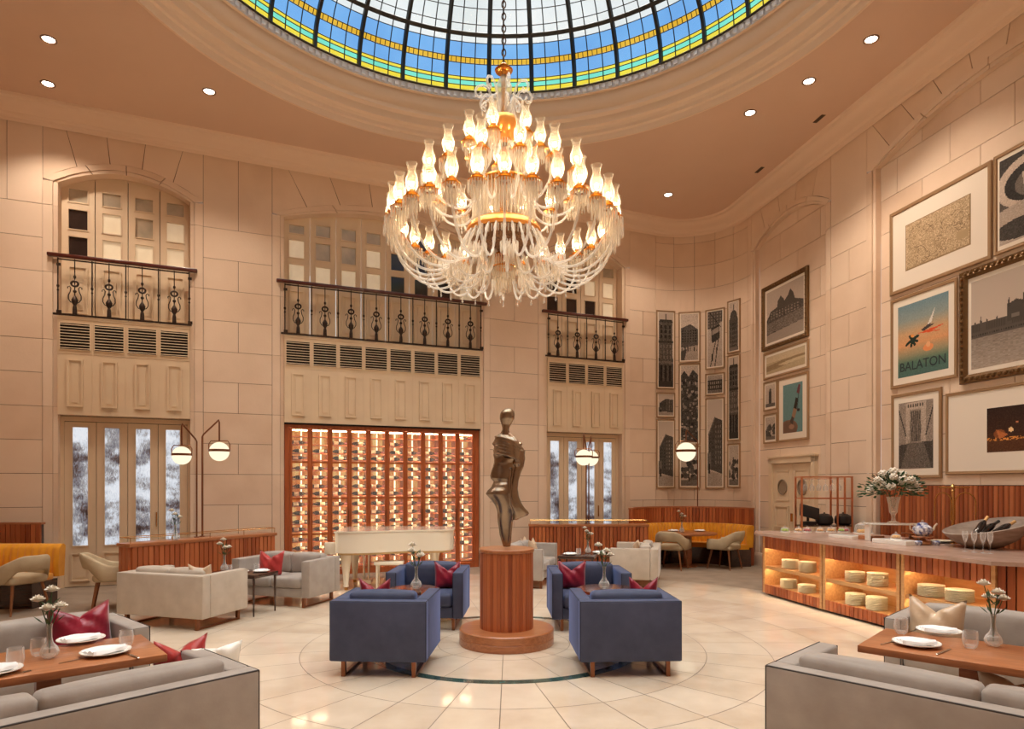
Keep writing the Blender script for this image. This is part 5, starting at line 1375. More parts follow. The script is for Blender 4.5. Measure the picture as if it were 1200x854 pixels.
# tall vase of flowers
x, y = 5.19, 9.0
fv = thing('flower_vase', 'tall cut glass vase bursting with white flowers and greenery on the buffet', 'flower arrangement', (x,y,T+.2375))
g = MB(); g.lathe([(0,0),(.075,0),(.075,.012),(.03,.03),(.022,.08),(.03,.12),(.05,.15),(.062,.25),(.085,.36),(.08,.36),(.055,.25),(.04,.16),(0,.14)], 12); part('vase', g, CRYST, fv, smooth=20)
rnd = random.Random(5)
def bunch(g, x, y, z, r, n=26):
    for k in range(n):
        ph = math.acos(1-2*(k+.5)/n); th = 2.4*k; d = Vector((math.sin(ph)*math.cos(th), math.sin(ph)*math.sin(th), math.cos(ph)))
        g.sphere(x+d.x*r*.8, y+d.y*r*.8, z+d.z*r*.7, r*.34, 6, 4, .7)
    g.sphere(x,y,z,r*.75,8,6)
H_ = .60
heads = [(-.19,-.03,.0,.10),(.08,-.08,.05,.085),(.20,-.05,-.01,.095),(-.06,-.12,.10,.06),(.0,.0,.17,.075),(-.12,.02,.14,.07),(.14,.05,.13,.07),(.27,-.04,-.06,.06),(-.28,.0,-.05,.06),(-.10,-.14,-.03,.065),(.16,-.12,.06,.06),(.30,.06,.0,.05),(-.24,-.08,.06,.055),(.05,.1,.15,.06),(.34,-.02,-.08,.035),(-.33,-.04,-.09,.04)]
for hx, hy, hz, r in heads:
    g = MB(); bunch(g, hx*1.08, hy, H_+hz-.07, r*.9); part('flower_head', g, PETAL, fv, smooth=80)
g = MB()
for k in range(620):
    th = rnd.random()*2*PI; ph = rnd.random()**.8*1.9; R_ = .13+.17*rnd.random()
    d = Vector((math.sin(ph)*math.cos(th)*1.45, math.sin(ph)*math.sin(th)*.8, math.cos(ph)*.75)); b = Vector((0,0,H_-.17))+d*R_
    s_ = Vector((rnd.uniform(-1,1),rnd.uniform(-1,1),rnd.uniform(-.6,.6))).normalized(); L_ = .075; u_ = d.normalized()
    i = [g.V(b), g.V(b+u_*L_*.5+s_*.02), g.V(b+u_*L_), g.V(b+u_*L_*.5-s_*.02)]; g.F(i)
o = part('foliage', g, LEAFM, fv, smooth=0); o['kind'] = 'stuff'
for k in range(7):
    a = k*.9; g = MB(); g.tube([(0,0,.2),(.1*math.cos(a),.08*math.sin(a),.42),(.2*math.cos(a),.15*math.sin(a),.55)], .004, 5); part('stem', g, LEAFM, fv)
# teapot set on wooden stand
x, y, _ = on(1081,638,T)
ts = thing('tea_stand', 'turned dark wood stand carrying the blue and white tea set', 'stand', (x,y,T)); g = MB(); g.lathe([(0,0),(.09,0),(.10,.015),(.09,.045),(.035,.06),(.03,.085),(.11,.095),(.125,.105),(.12,.11),(0,.11)], 28); part('turned_base', g, WOODT, ts)
tp = thing('teapot', 'blue and white porcelain teapot on the turned wooden stand', 'teapot', (x,y,T+.1105)); tp.scale = (1.25,1.25,1.25)
g = MB(); g.lathe([(0,0),(.05,.0),(.055,.012),(.08,.03),(.092,.06),(.085,.09),(.05,.115),(0,.118)], 24); part('pot', g, CHINAB, tp)
g = MB(); g.lathe([(.05,.116),(.045,.13),(.02,.14),(0,.142)], 20); g2 = part('lid', g, CHINAB, tp)
g = MB(); g.sphere(0,0,.152,.012,10,8); part('knob', g, CHAMP, g2)
g = MB(); g.tube([(.07,0,.05),(.115,0,.07),(.125,0,.10),(.15,0,.125)], [.018,.013,.010,.009], 10); part('spout', g, CHAMP, tp)
g = MB(); g.tube([(-.07,0,.10),(-.10,0,.125),(-.125,0,.11),(-.125,0,.07),(-.085,0,.045)], .008, 8); part('handle', g, CHAMP, tp)
for dx, lab in ((-.115,'blue and white sugar pot left of the teapot'),(.11,'blue and white cup right of the teapot')):
    o = MB(); o.lathe([(0,0),(.03,0),(.045,.02),(.048,.045),(.035,.06),(.033,.06),(.044,.045),(0,.01)], 18); q = part('porcelain_cup', o, CHINAB); q.location = (x+dx,y-.10,T); tag(q, lab, 'cup', 'blue and white cups')
# stacked stone plates
for k, lab in enumerate(('dark slate plate under a pale one beside the stone bowl','pale stone plate lying on the slate plate beside the bowl')):
    x, y, _ = on(1104,636,T); g = MB(); g.lathe([(0,0),(.10,0),(.13,.012),(.128,.017),(.09,.010),(0,.008)], 28); o = part('stone_plate', g, (pbr('slate', c(90,76,66), .5) if k == 0 else PLATE)); o.location = (x,y,T+.019*k); tag(o, lab, 'plate')
# brass arched stand
x, y = 5.72, 8.58
bs = thing('brass_stand', 'tall brass display stand with two arched hoops behind the stone bowl', 'display stand', (x,y,T))
zt_ = atY(0,571,y)[2]-T
g = MB(); g.lathe([(0,0),(.08,0),(.08,.012),(.02,.02),(.020,.05),(.028,.07),(.020,.09),(.020,zt_-.06),(.028,zt_-.04),(.012,zt_-.02),(.03,zt_+.01),(.012,zt_+.04),(0,zt_+.05)], 16); part('post', g, BRASS, bs)
g = MB(); g.tube([(-.18,0,zt_),(.22,.0,zt_)], .010, 6); part('cross_bar', g, BRASS, bs)
for cx_, rr in ((-.13,.105),(.16,.135)):
    g = MB(); g.tube([(cx_-rr,0,zt_-.42),(cx_-rr,0,zt_-.07-rr)]+[(cx_-rr*math.cos(q),0,zt_-.07-rr+rr*math.sin(q)) for q in [PI*i/16 for i in range(17)]]+[(cx_+rr,0,zt_-.42)], .008, 6)
    g.tube([(cx_,0,zt_-.07),(cx_,0,zt_)], .004, 6); part('hoop', g, BRASS, bs)
# stone bowl of champagne
x, y, _ = on(1163,643,T); x += .07; y += .16
bw = thing('stone_bowl', 'wide tilted grey stone bowl holding bottles at the end of the buffet', 'bowl', (x,y,T), 0)
g = MB(); 
Mt = Matrix.Translation((0,0,.17)) @ Matrix.Rotation(math.radians(-13),4,'Y') @ Matrix.Translation((0,0,-.17))
g.M = Mt
R_ = .43; g.M = Mt @ Matrix.Scale(1.08,4); g.lathe([(0,.0),(.13,.005),(.26,.06),(.37,.15),(.425,.235),(.43,.25),(.415,.255),(.35,.165),(.24,.085),(.12,.04),(0,.035)], 48); part('shell', g, STONEB, bw, smooth=60)
for k, (dx, dy, a, tz, m_, lab) in enumerate(((-.10,-.10,.5,.9,BOTTLEF,'champagne bottle with gold foil neck leaning in the stone bowl'),(.03,.0,.3,1.1,BLACK,'champagne bottle with black foil neck leaning in the stone bowl'),(.16,-.05,.2,1.1,BOTTLEF,'champagne bottle with pale gold neck at the right of the stone bowl'))):
    bt_ = thing('champagne_bottle', lab, 'champagne bottle', (x+dx-.12,y+dy,T+.17), a, 'champagne bottles in the stone bowl')
    Mx = Matrix.Rotation(tz,4,'Y'); g = MB(Mx); g.lathe([(0,0),(.042,0),(.044,.01),(.044,.16),(.036,.20),(.018,.245),(.016,.26)], 16); part('bottle_body', g, BOTTLE, bt_)
    g = MB(Mx); g.lathe([(.0185,.24),(.0175,.29),(.019,.30),(.019,.325),(0,.33)], 14); part('foil', g, m_, bt_)
# flutes
for k, (px, py) in enumerate(((1131,646),(1141.5,647),(1152,648),(1160.5,648.5))):
    o_ = on(px,py,T); lab = 'empty champagne flute before the stone bowl, %s from the left' % ordn[k]
    t = thing('champagne_flute', lab, 'champagne flute', o_, 0, 'flutes before the stone bowl')
    g = MB(); g.lathe([(0,0),(.03,0),(.03,.002),(.004,.006),(.0035,.09),(.006,.10)], 18); part('foot_and_stem', g, GLASSC, t)
    g = MB(); g.lathe([(.0,.10),(.012,.11),(.026,.15),(.030,.19),(.027,.235),(.0262,.235),(.029,.19),(.025,.152),(.0,.115)], 18); part('bowl', g, GLASSC, t)
# copper rack standing behind the counter end
x0, y0 = atY(939.5,617,11.08)[:2]; x1 = atY(998.5,617,11.08)[0]
rk = thing('copper_rack', 'open copper glass rack behind the far end of the buffet', 'rack', ((x0+x1)/2,11.08,0), 0)
w_ = (x1-x0)/2; zt_ = atY(0,558,11.0)[2]
for xx in (-w_, .18, w_):
    for yy in (0,.24): g = MB(); g.box(xx-.013,xx+.013,yy-.013,yy+.013,0,zt_); part('post', g, COPR, rk, smooth=0)
for z in (zt_, zt_-.36, 1.05, .45):
    g = MB(); g.box(-w_,w_,-.012,.012,z-.02,z); g.box(-w_,w_,.228,.252,z-.02,z); g.box(-w_-.012,-w_+.012,0,.24,z-.02,z); g.box(w_-.012,w_+.012,0,.24,z-.02,z)
    if z < 1.2: g.box(-w_,w_,0,.24,z-.015,z-.002)
    part('shelf_frame', g, COPR if z > 1.2 else WOODD, rk, smooth=0)
g = MB()
for k in range(7): xx = -w_+.06+k*.11; g.box(xx-.004,xx+.004,-.0,.24,zt_-.045,zt_-.035)
part('hanging_rail', g, COPR, rk, smooth=0)
for k in range(6):
    xx = (x0+x1)/2-w_+.11+k*.115; t = thing('hanging_wine_glass', 'wine glass hanging upside down in the copper rack, %s from the left' % ordn[k], 'wine glass', (xx,11.20,zt_-.24), 0, 'stemmed glasses hanging in the copper rack')
    g = MB(); g.lathe([(.030,.0),(.038,.04),(.036,.075),(.012,.105),(.004,.115),(.004,.185),(.034,.193)], 16); part('glass', g, GLASSC, t)
px_, py_ = atY(953,612,11.0)[:2]
po = thing('order_screen', 'black tilted order screen on the copper rack shelf', 'monitor', (px_,11.18,1.052), math.radians(8))
g = MB(); g.box(-.10,.10,-.08,.08,0,.06); part('printer_base', g, BLACK, po, smooth=0)
g = MB(Matrix.Translation((.02,0,.22)) @ Matrix.Rotation(math.radians(-25),4,'X') @ Matrix.Rotation(math.radians(16),4,'Y')); g.rbox(-.17,.17,-.012,.012,-.11,.11,.006,2); part('screen', g, BLACK, po)
g = MB(); g.tube([(0,.02,.06),(.01,.03,.20)], .02, 8); part('neck', g, BLACK, po)
for px, lab in ((966,'rounded black urn on the copper rack shelf, under the screen'),(988,'rounded black urn on the copper rack shelf, right of the screen')):
    q = atY(px,610,11.2); g = MB(); g.lathe([(0,0),(.10,0),(.135,.03),(.14,.09),(.12,.15),(.07,.185),(0,.195)], 28); g.cyl(0,0,.19,.21,.015,10)  # plain black domes standing in for rounded chair backs
    o = part('chair_back_dome', g, BLACK); o.location = (q[0],11.2,1.052); tag(o, lab, 'chair-back dome', 'black chair-back domes on the copper rack')
# ================================================================== FRAMED PICTURES
class Art:
    """tiny painter: fills a grid of printed dots that becomes a mesh of coloured cells"""
    def __init__(s, w, h, base): s.w, s.h = w, h; s.a = np.zeros((h,w,3)); s.a[:] = base; s.r = np.random.RandomState(w*31+h)
    def sky(s, top, bot, y0=0, y1=1):
        j0, j1 = int(y0*s.h), int(y1*s.h)
        for j in range(j0, j1): t = (j-j0)/max(1,j1-j0-1); s.a[j] = np.array(top)*(1-t)+np.array(bot)*t
    def rect(s, x0, y0, x1, y1, col_): s.a[max(0,int(y0*s.h)):max(0,int(y1*s.h)), max(0,int(x0*s.w)):max(0,int(x1*s.w))] = col_
    def poly(s, pts, col_):
        yy, xx = np.mgrid[0:s.h,0:s.w]; X, Y = (xx+.5)/s.w, (yy+.5)/s.h; m = np.zeros(X.shape, bool); n = len(pts)
        for i in range(n):
            (x0,y0),(x1,y1) = pts[i], pts[(i+1)%n]
            if y0 == y1: continue
            c_ = ((Y > min(y0,y1)) & (Y <= max(y0,y1))) & (X < (Y-y0)/(y1-y0)*(x1-x0)+x0); m ^= c_
        s.a[m] = col_
    def ell(s, cx, cy, rx, ry, col_, ring=0):
        yy, xx = np.mgrid[0:s.h,0:s.w]; d = (((xx+.5)/s.w-cx)/rx)**2+(((yy+.5)/s.h-cy)/ry)**2
        m = d < 1
        if ring: m &= d > (1-ring)**2
        s.a[m] = col_
    def line(s, x0, y0, x1, y1, w, col_):
        yy, xx = np.mgrid[0:s.h,0:s.w]; asp = s.w/s.h; X, Y = (xx+.5)/s.w*asp, (yy+.5)/s.h; a = np.array([x0*asp,y0]); b = np.array([x1*asp,y1]); d = b-a
        t = np.clip(((X-a[0])*d[0]+(Y-a[1])*d[1])/max(1e-9,(d@d)),0,1); dd = np.hypot(X-a[0]-t*d[0], Y-a[1]-t*d[1]); s.a[dd < w] = col_
    def windows(s, x0, y0, x1, y1, nx, ny, col_, fx=.5, fy=.6):
        for i in range(nx):
            for j in range(ny):
                cx_, cy_ = x0+(x1-x0)*(i+.5)/nx, y0+(y1-y0)*(j+.5)/ny; dx, dy = (x1-x0)/nx*fx/2, (y1-y0)/ny*fy/2; s.rect(cx_-dx,cy_-dy,cx_+dx,cy_+dy,col_)
    def noise(s, amt, y0=0, y1=1, x0=0, x1=1, sx_=1, sy_=1):
        j0,j1,i0,i1 = int(y0*s.h),int(y1*s.h),int(x0*s.w),int(x1*s.w)
        n = s.r.randn((j1-j0)//sy_+1, (i1-i0)//sx_+1); n = np.repeat(np.repeat(n,sy_,0),sx_,1)[:j1-j0,:i1-i0]; s.a[j0:j1,i0:i1] += (n*amt)[:,:,None]
G_ = lambda v: (v*.95, v*.86, v*.78)
def art_building(w, h, kind, seed):
    A = Art(w, h, G_(200)); r = random.Random(seed); A.sky(G_(205), G_(222), 0, .6)
    if kind == 'tower':
        A.rect(0,.62,1,1,G_(60)); A.rect(.04,.12,.96,1,G_(92)); A.poly([(.02,.13),(.1,.09),(.9,.09),(.98,.13)],G_(64)); A.rect(.0,.38,1,.41,G_(60)); A.rect(.0,.66,1,.69,G_(120)); A.line(.5,.02,.5,.10,.006,G_(70))
        A.windows(.08,.16,.92,.36,3,3,G_(42),.5,.7); A.windows(.08,.42,.92,.64,4,3,G_(130),.3,.7); A.windows(.05,.70,.95,.94,3,1,G_(36),.6,.9); A.noise(15,.12); A.rect(0,.93,1,1,G_(60))
    elif kind == 'street':
        A.poly([(.0,.30),(.55,.22),(1,.34),(1,.75),(.0,.72)],G_(92)); A.windows(.05,.34,.95,.62,6,5,G_(44)); A.poly([(0,.74),(1,.68),(1,1),(0,1)],G_(178)); A.noise(12); 
        for _ in range(6): x = r.random(); A.rect(x,.70+r.random()*.1,x+.05,.82,G_(40))
        A.poly([(0,.8),(.35,.76),(.2,1),(0,1)],G_(80))
    elif kind == 'corner':
        A.poly([(.08,.40),(.5,.20),(1,.24),(1,.86),(.08,.80)],G_(78)); A.line(.08,.40,.5,.20,.008,G_(120)); A.windows(.52,.28,.98,.76,3,8,G_(140),.3,.5); A.windows(.12,.42,.48,.74,3,6,G_(50),.4,.5); A.poly([(0,.62),(.25,.60),(.25,.8),(0,.82)],G_(110)); A.poly([(0,.82),(1,.86),(1,1),(0,1)],G_(170)); A.noise(11,.22); A.rect(.1,.74,.2,.86,G_(30))
    elif kind == 'dense':
        A.poly([(0,.12),(.2,.06),(.45,.14),(.7,.05),(1,.12),(1,1),(0,1)],G_(70))
        for _ in range(90): x, y = r.random(), .1+.88*r.random(); A.rect(x,y,x+.06+.12*r.random(),y+.012+.03*r.random(),G_(r.choice([40,110,150,180])))
        A.noise(14)
    elif kind == 'tram':
        A.rect(0,0,1,.32,G_(84)); A.windows(0,.02,1,.30,5,5,G_(130)); A.poly([(0,.34),(1,.2),(1,1),(0,1)],G_(190)); A.poly([(.25,.30),(.78,.24),(.84,.5),(.3,.58)],G_(60)); A.poly([(.3,.34),(.74,.29),(.76,.38),(.32,.43)],G_(160)); A.line(.2,1,.55,.55,.008,G_(70)); A.line(.5,1,.75,.5,.008,G_(70)); A.line(.1,.0,.9,.3,.006,G_(30)); A.rect(.30,.78,.38,.90,G_(30)); A.rect(.62,.66,.68,.75,G_(40)); A.noise(9)
    elif kind == 'dome':
        A.rect(.02,.35,.98,1,G_(96)); A.ell(.5,.36,.40,.20,G_(80)); A.line(.5,.05,.5,.22,.012,G_(70)); A.windows(.14,.42,.86,.95,4,6,G_(48)); A.noise(13); A.rect(0,.93,1,1,G_(120))
    elif kind == 'facade':
        A.sky(G_(170),G_(160)); A.rect(0,.28,1,.85,G_(60)); A.windows(0,.34,1,.78,7,2,G_(150),.4,.7); A.rect(0,.85,1,1,G_(120)); A.noise(12)
    elif kind == 'trees':
        A.sky(G_(190),G_(200)); 
        for _ in range(26): x, y = r.random(), .35+.5*r.random(); A.ell(x,y,.14,.06,G_(r.choice([60,80,100])))
        A.rect(0,.85,1,1,G_(120)); A.rect(.45,.3,.52,.9,G_(60)); A.noise(10)
    elif kind == 'castle':
        A.sky(G_(196),G_(214)); A.poly([(0,.55),(.12,.40),(.3,.36),(.32,.25),(.4,.17),(.48,.25),(.5,.30),(.6,.22),(.66,.12),(.74,.22),(.78,.34),(1,.42),(1,1),(0,1)],G_(84)); A.windows(.1,.42,.9,.58,10,3,G_(150),.4,.5)
        A.poly([(0,.62),(1,.56),(1,.78),(0,.82)],G_(120)); A.noise(16,.42,1,0,1,2,1); A.poly([(0,.84),(1,.78),(1,1),(0,1)],G_(166)); A.noise(3)
    elif kind == 'bridge':
        A.sky(G_(160),G_(150)); A.rect(.22,.04,.36,.62,G_(190)); A.rect(.66,.04,.80,.62,G_(190)); A.rect(.22,.02,.80,.12,G_(200)); A.windows(.26,.03,.76,.11,7,1,G_(80))
        A.poly([(.36,.14),(.66,.14),(.66,.6),(.36,.6)],G_(86)); 
        for k in range(12): A.line(.36+.3*k/12,.14,.30+.42*k/12,.62,.004,G_(140))
        A.poly([(0,.64),(1,.6),(1,1),(0,1)],G_(76)); A.poly([(.28,.62),(.74,.62),(.96,1),(.05,1)],G_(110)); A.line(.0,.1,.22,.5,.01,G_(60)); A.line(1,.1,.8,.5,.01,G_(60)); A.noise(12)
    elif kind == 'figure':
        A.sky(G_(205),G_(196)); A.rect(.35,.3,.65,.85,G_(66)); A.ell(.5,.24,.12,.07,G_(90)); A.rect(0,.85,1,1,G_(110)); A.noise(8)
    elif kind == 'wheel':
        A.sky(G_(60),G_(120)); A.ell(.5,.35,.55,.30,G_(215)); A.ell(.5,.36,.42,.22,G_(48)); A.ell(.5,.38,.26,.15,G_(120)); A.line(.38,.26,.42,.50,.02,G_(200)); A.line(.42,.30,.62,.32,.012,G_(190)); A.poly([(0,.6),(1,.5),(1,1),(0,1)],G_(190)); A.ell(.4,.86,.5,.12,G_(70)); A.noise(8)
    elif kind == 'parliament':
        A.sky(G_(196),G_(214),0,.62); A.rect(0,.55,1,.66,G_(96)); A.windows(0,.56,1,.65,44,2,G_(60)); 
        for x, hh, ww in ((.04,.50,.02),(.10,.46,.012),(.16,.50,.02),(.26,.50,.02),(.62,.50,.02),(.72,.46,.012),(.80,.50,.02),(.9,.48,.015)): A.poly([(x-ww,.56),(x-ww,hh+.03),(x,hh-.05),(x+ww,hh+.03),(x+ww,.56)],G_(84))
        A.rect(0,.49,1,.60,G_(92)); A.windows(0,.50,1,.60,60,1,G_(70),.4,.8); A.rect(.36,.36,.52,.56,G_(80)); A.poly([(.36,.37),(.44,.33),(.52,.37)],G_(76)); A.poly([(.36,.40),(.372,.26),(.385,.40)],G_(72)); A.poly([(.495,.40),(.508,.24),(.52,.40)],G_(72)); A.rect(.40,.48,.47,.53,G_(130))
        A.sky(G_(150),G_(178),.66,1); A.noise(7,.66,1,0,1,3,1); A.poly([(.50,.80),(.72,.76),(.95,.76),(.98,.80),(.7,.84)],G_(40)); A.rect(.72,.70,.84,.77,G_(70))
    return A
def art_map(w, h):
    A = Art(w, h, (190,164,130)); r = random.Random(4); A.noise(16)
    for k in range(90):
        x, y, a = r.random(), r.random(), r.random()*6.28
        for _ in range(22):
            nx_, ny_ = x+.022*math.cos(a), y+.032*math.sin(a); a += r.uniform(-.9,.9); A.line(x,y,nx_,ny_,.003 if k < 80 else .006,(r.choice([150,126,112]),)*1+(116,84) if False else ((158,132,100) if k < 80 else (126,102,76))); x, y = nx_, ny_
    A.rect(.80,.66,.98,.82,(176,150,114)); A.rect(0,0,1,.02,(150,124,92)); A.rect(0,.98,1,1,(150,124,92)); A.rect(0,0,.012,1,(150,124,92)); A.rect(.988,0,1,1,(150,124,92)); return A
def art_lake(w, h):
    A = Art(w, h, (90,140,150))
    st = [(0,(112,140,150)),(.22,(146,156,150)),(.40,(206,166,124)),(.56,(222,160,112)),(.70,(160,148,116)),(.82,(86,118,100)),(1,(78,110,104))]
    for j in range(h):
        t = j/(h-1)
        for (a,ca),(b,cb) in zip(st,st[1:]):
            if a <= t <= b: k = (t-a)/(b-a); A.a[j] = np.array(ca)*(1-k)+np.array(cb)*k; break
    A.noise(4)
    A.poly([(.48,.40),(.60,.36),(.72,.26),(.66,.36),(.74,.37),(.60,.41),(.52,.43)],(70,60,60)); A.poly([(.60,.36),(.76,.14),(.68,.34)],(226,220,210))
    A.poly([(.42,.44),(.62,.42),(.95,.40),(.70,.45),(.92,.48),(.6,.46)],(222,90,50))
    for x, y, dx, dy in ((.30,.50,.12,-.03),(.30,.50,-.12,.06),(.30,.50,.05,.08),(.30,.50,-.05,-.05),(.30,.50,.10,.04),(.30,.50,-.02,.09)): A.line(x,y,x+dx,y+dy,.02,(30,50,44))
    A.ell(.30,.45,.03,.02,(236,150,70)); A.ell(.62,.66,.10,.05,(236,150,96)); A.ell(.62,.62,.04,.04,(240,180,130)); return A
def art_teal(w, h):
    A = Art(w, h, (104,140,140)); A.noise(5)
    A.ell(.30,.90,.46,.17,(128,96,78)); A.poly([(0,.82),(.2,.76),(.6,.80),(.72,.98),(.6,1),(0,1)],(118,88,72)); A.ell(.45,.88,.14,.05,(160,122,100))
    A.poly([(.36,.78),(.50,.62),(.62,.66),(.50,.84)],(80,66,60)); A.poly([(.46,.66),(.56,.48),(.74,.52),(.60,.72)],(150,120,96)); A.poly([(.56,.50),(.66,.30),(.78,.32),(.70,.54)],(46,40,34))
    A.poly([(.70,.20),(.80,.04),(.90,.06),(.84,.24)],(110,60,66)); A.line(.80,.24,.74,.56,.012,(60,80,80)); A.ell(.80,.56,.07,.03,(50,44,44)); return A
def art_plain(w, h):
    A = Art(w, h, (186,164,130)); A.sky((196,176,146),(206,184,150),0,.4); A.poly([(0,.55),(.4,.42),(1,.36),(1,.6),(.3,.8),(0,.85)],(150,126,94)); A.poly([(.3,.62),(.6,.52),(1,.5),(1,.62),(.5,.72)],(206,186,150)); A.noise(6); return A
def art_night(w, h):
    A = Art(w, h, (52,32,22)); r = random.Random(2); A.sky((46,28,22),(74,42,26)); A.rect(0,.72,1,1,(88,52,30))
    for _ in range(60): x = r.random()*.95; A.ell(x,.68+r.random()*.06,.02,.012,(230,150,70))
    A.ell(.56,.52,.06,.05,(248,206,150)); A.ell(.70,.36,.03,.02,(210,130,90)); A.ell(.3,.60,.14,.10,(140,80,44)); A.poly([(.22,.5),(.5,.62),(.3,.72)],(190,110,60)); A.noise(6); return A
s2l = lambda v: np.where(v <= .04045, v/12.92, ((v+.055)/1.055)**2.4)
def art_mesh(A, x0, x1, z0, z1, y):
    h, w = A.h, A.w; me = bpy.data.meshes.new('print')
    xs = np.linspace(x0,x1,w+1); zs = np.linspace(z1,z0,h+1)
    V = np.zeros(((h+1)*(w+1),3)); V[:,0] = np.tile(xs,h+1); V[:,1] = y; V[:,2] = np.repeat(zs,w+1)
    idx = np.arange((h+1)*(w+1)).reshape(h+1,w+1)
    Fq = np.stack([idx[1:,:-1],idx[1:,1:],idx[:-1,1:],idx[:-1,:-1]],-1).reshape(-1,4)
    me.vertices.add(len(V)); me.vertices.foreach_set('co', V.ravel()); me.loops.add(Fq.size); me.loops.foreach_set('vertex_index', Fq.ravel().astype(np.int32))
    me.polygons.add(len(Fq)); me.polygons.foreach_set('loop_start', np.arange(0,Fq.size,4,dtype=np.int32))
    try: me.polygons.foreach_set('loop_total', np.full(len(Fq),4,dtype=np.int32))
    except Exception: pass
    c_ = np.ones((len(Fq),4)); c_[:,:3] = s2l(np.clip(A.a.reshape(-1,3),0,255)/255)
    at = me.attributes.new('Col','FLOAT_COLOR','FACE'); at.data.foreach_set('color', c_.ravel().astype(np.float32))
    me.materials.append(ART); me.update(); me.validate(); return me
def picture(name, label, pxl, pxr, yl, yr, bl, br, art, mat=(.06,.06), fw=.045, off=0.0, ornate=False, group=None, extra=None, z01=None):
    """frame corners read at the wall: left/right column, top row at each side, bottom row at each side"""
    u0, u1 = wu(pxl, off+.02), wu(pxr, off+.02)
    if z01: z0, z1 = z01
    else:
        z1 = (wz(pxl,yl,off+.02)+wz(pxr,yr,off+.02))/2; z0 = (wz(pxl,bl,off+.02)+wz(pxr,br,off+.02))/2
    A_, B_ = wp(u0,off), wp(u1,off); W, H = (B_-A_).length, z1-z0; c_ = (A_+B_)/2
    # sit clear of a curved wall
    cu = wp((u0+u1)/2, off); d_ = (cu-c_).length if UT1 < (u0+u1)/2 < UT2 else 0
    n_ = Vector((math.sin(math.atan2(B_.y-A_.y,B_.x-A_.x)), -math.cos(math.atan2(B_.y-A_.y,B_.x-A_.x)),0))
    t = thing(name, label, 'picture', (c_.x+n_.x*.004, c_.y+n_.y*.004, z0), math.atan2(B_.y-A_.y, B_.x-A_.x), group)
    hw = W/2; d = .035 if not ornate else .06; g = MB()
    prof = [(0,0),(0,-d*.8),(fw*.2,-d),(fw*.55,-d*.82),(fw*.8,-d*.9),(fw,-d*.45),(fw,0)] if not ornate else [(0,0),(0,-d*.7),(fw*.12,-d*.95),(fw*.4,-d*.8),(fw*.65,-d),(fw*.85,-d*.6),(fw,-d*.4),(fw,0)]
    rings = []
    for sx_, sz_ in ((-1,0),(1,0),(1,1),(-1,1)):
        rings.append([g.V((sx_*(hw-o), y, (o if sz_ == 0 else H-o))) for o, y in prof])
    for i in range(4):
        a, b = rings[i], rings[(i+1)%4]
        for j in range(len(prof)-1): g.F((a[j],b[j],b[j+1],a[j+1]))
    if ornate:
        n1 = int(W/.09); n2 = int(H/.09)
        for k in range(n1):
            for z in (fw*.45, H-fw*.45): g.sphere(-hw+fw*.6+(W-fw*1.2)*(k+.5)/n1,-d*.86,z,fw*.26,6,4,1)
        for k in range(n2):
            for x in (-hw+fw*.45, hw-fw*.45): g.sphere(x,-d*.86,fw*.5+(H-fw)*(k+.5)/n2,fw*.26,6,4,1)
    part('frame', g, FRAMEO if ornate else FRAME, t, smooth=30)
    g = MB(); g.box(-hw+fw*.9, hw-fw*.9, -.016, -.004, fw*.9, H-fw*.9); part('mount', g, MAT_W, t, smooth=0)
    mx_, mz = mat; x0, x1, za, zb = -hw+fw+mx_, hw-fw-mx_, fw+mz, H-fw-mz
    if len(art) == 3 and art[0] == 'b': res = 110; w_ = max(14,int((x1-x0)*res*.75)); h_ = max(14,int((zb-za)*res*.75)); A = art_building(min(w_,130), min(h_,130), art[1], art[2])
    else: A = art[0](min(130,int((x1-x0)*90)), min(120,int((zb-za)*90)))
    o = bpy.data.objects.new('print', art_mesh(A, x0, x1, za, zb, -.0175)); col.objects.link(o); o.parent = t
    if extra: extra(t, x0, x1, za, zb)
    return t
def words(t, txt, x, z, w, mat, bold=0):
    cu = bpy.data.curves.new('lettering','FONT'); cu.body = txt; cu.size = 1; cu.align_x = 'CENTER'; cu.extrude = .004; cu.offset = bold
    o = bpy.data.objects.new('lettering', cu); col.objects.link(o); bpy.context.view_layer.update(); k = w/max(o.dimensions.x,.01)
    o.scale = (k,k,k*.5); o.rotation_euler = (PI/2,0,0); cu.materials.append(mat)
    me = bpy.data.meshes.new_from_object(o); bpy.data.objects.remove(o); o = bpy.data.objects.new('lettering', me); col.objects.link(o)
    o.scale = (k,k,k*.5); o.rotation_euler = (PI/2,0,0); o.location = (x,-.0195,z); o.parent = t
NG = 'narrow framed black and white photos in the corner'
T_ = 'tall narrow framed black and white '
picture('framed_photo', T_+'photo of a church tower, top of the leftmost column', 769.5,791,362.8,365,456,455.6,('b','tower',1),(.02,.02),.03,group=NG)
picture('framed_photo', 'small framed photo of a corner building, middle of the leftmost column', 769.5,791,459.5,460.5,489,489,('b','corner',2),(.02,.02),.03,group=NG)
picture('framed_photo', 'tall framed photo of a bright facade, bottom of the leftmost column', 769.5,791,491,491.5,571.8,571.8,('b','corner',3),(.02,.02),.03,group=NG)
picture('framed_photo', 'framed photo of a town square, top of the second column', 795.4,820.6,365.5,365,424.6,424.6,('b','street',4),(.025,.025),.03,group=NG)
picture('framed_photo', 'tallest framed photo of crowded rooftops, second column above the globe lamp', 795.4,820.6,426,426,521,521,('b','dense',5),(.025,.025),.03,group=NG)
picture('framed_photo', 'small framed photo of trees behind the globe lamp, foot of the second column', 795.4,820.6,522.5,522.5,571.8,571.8,('b','trees',6),(.025,.025),.03,group=NG)
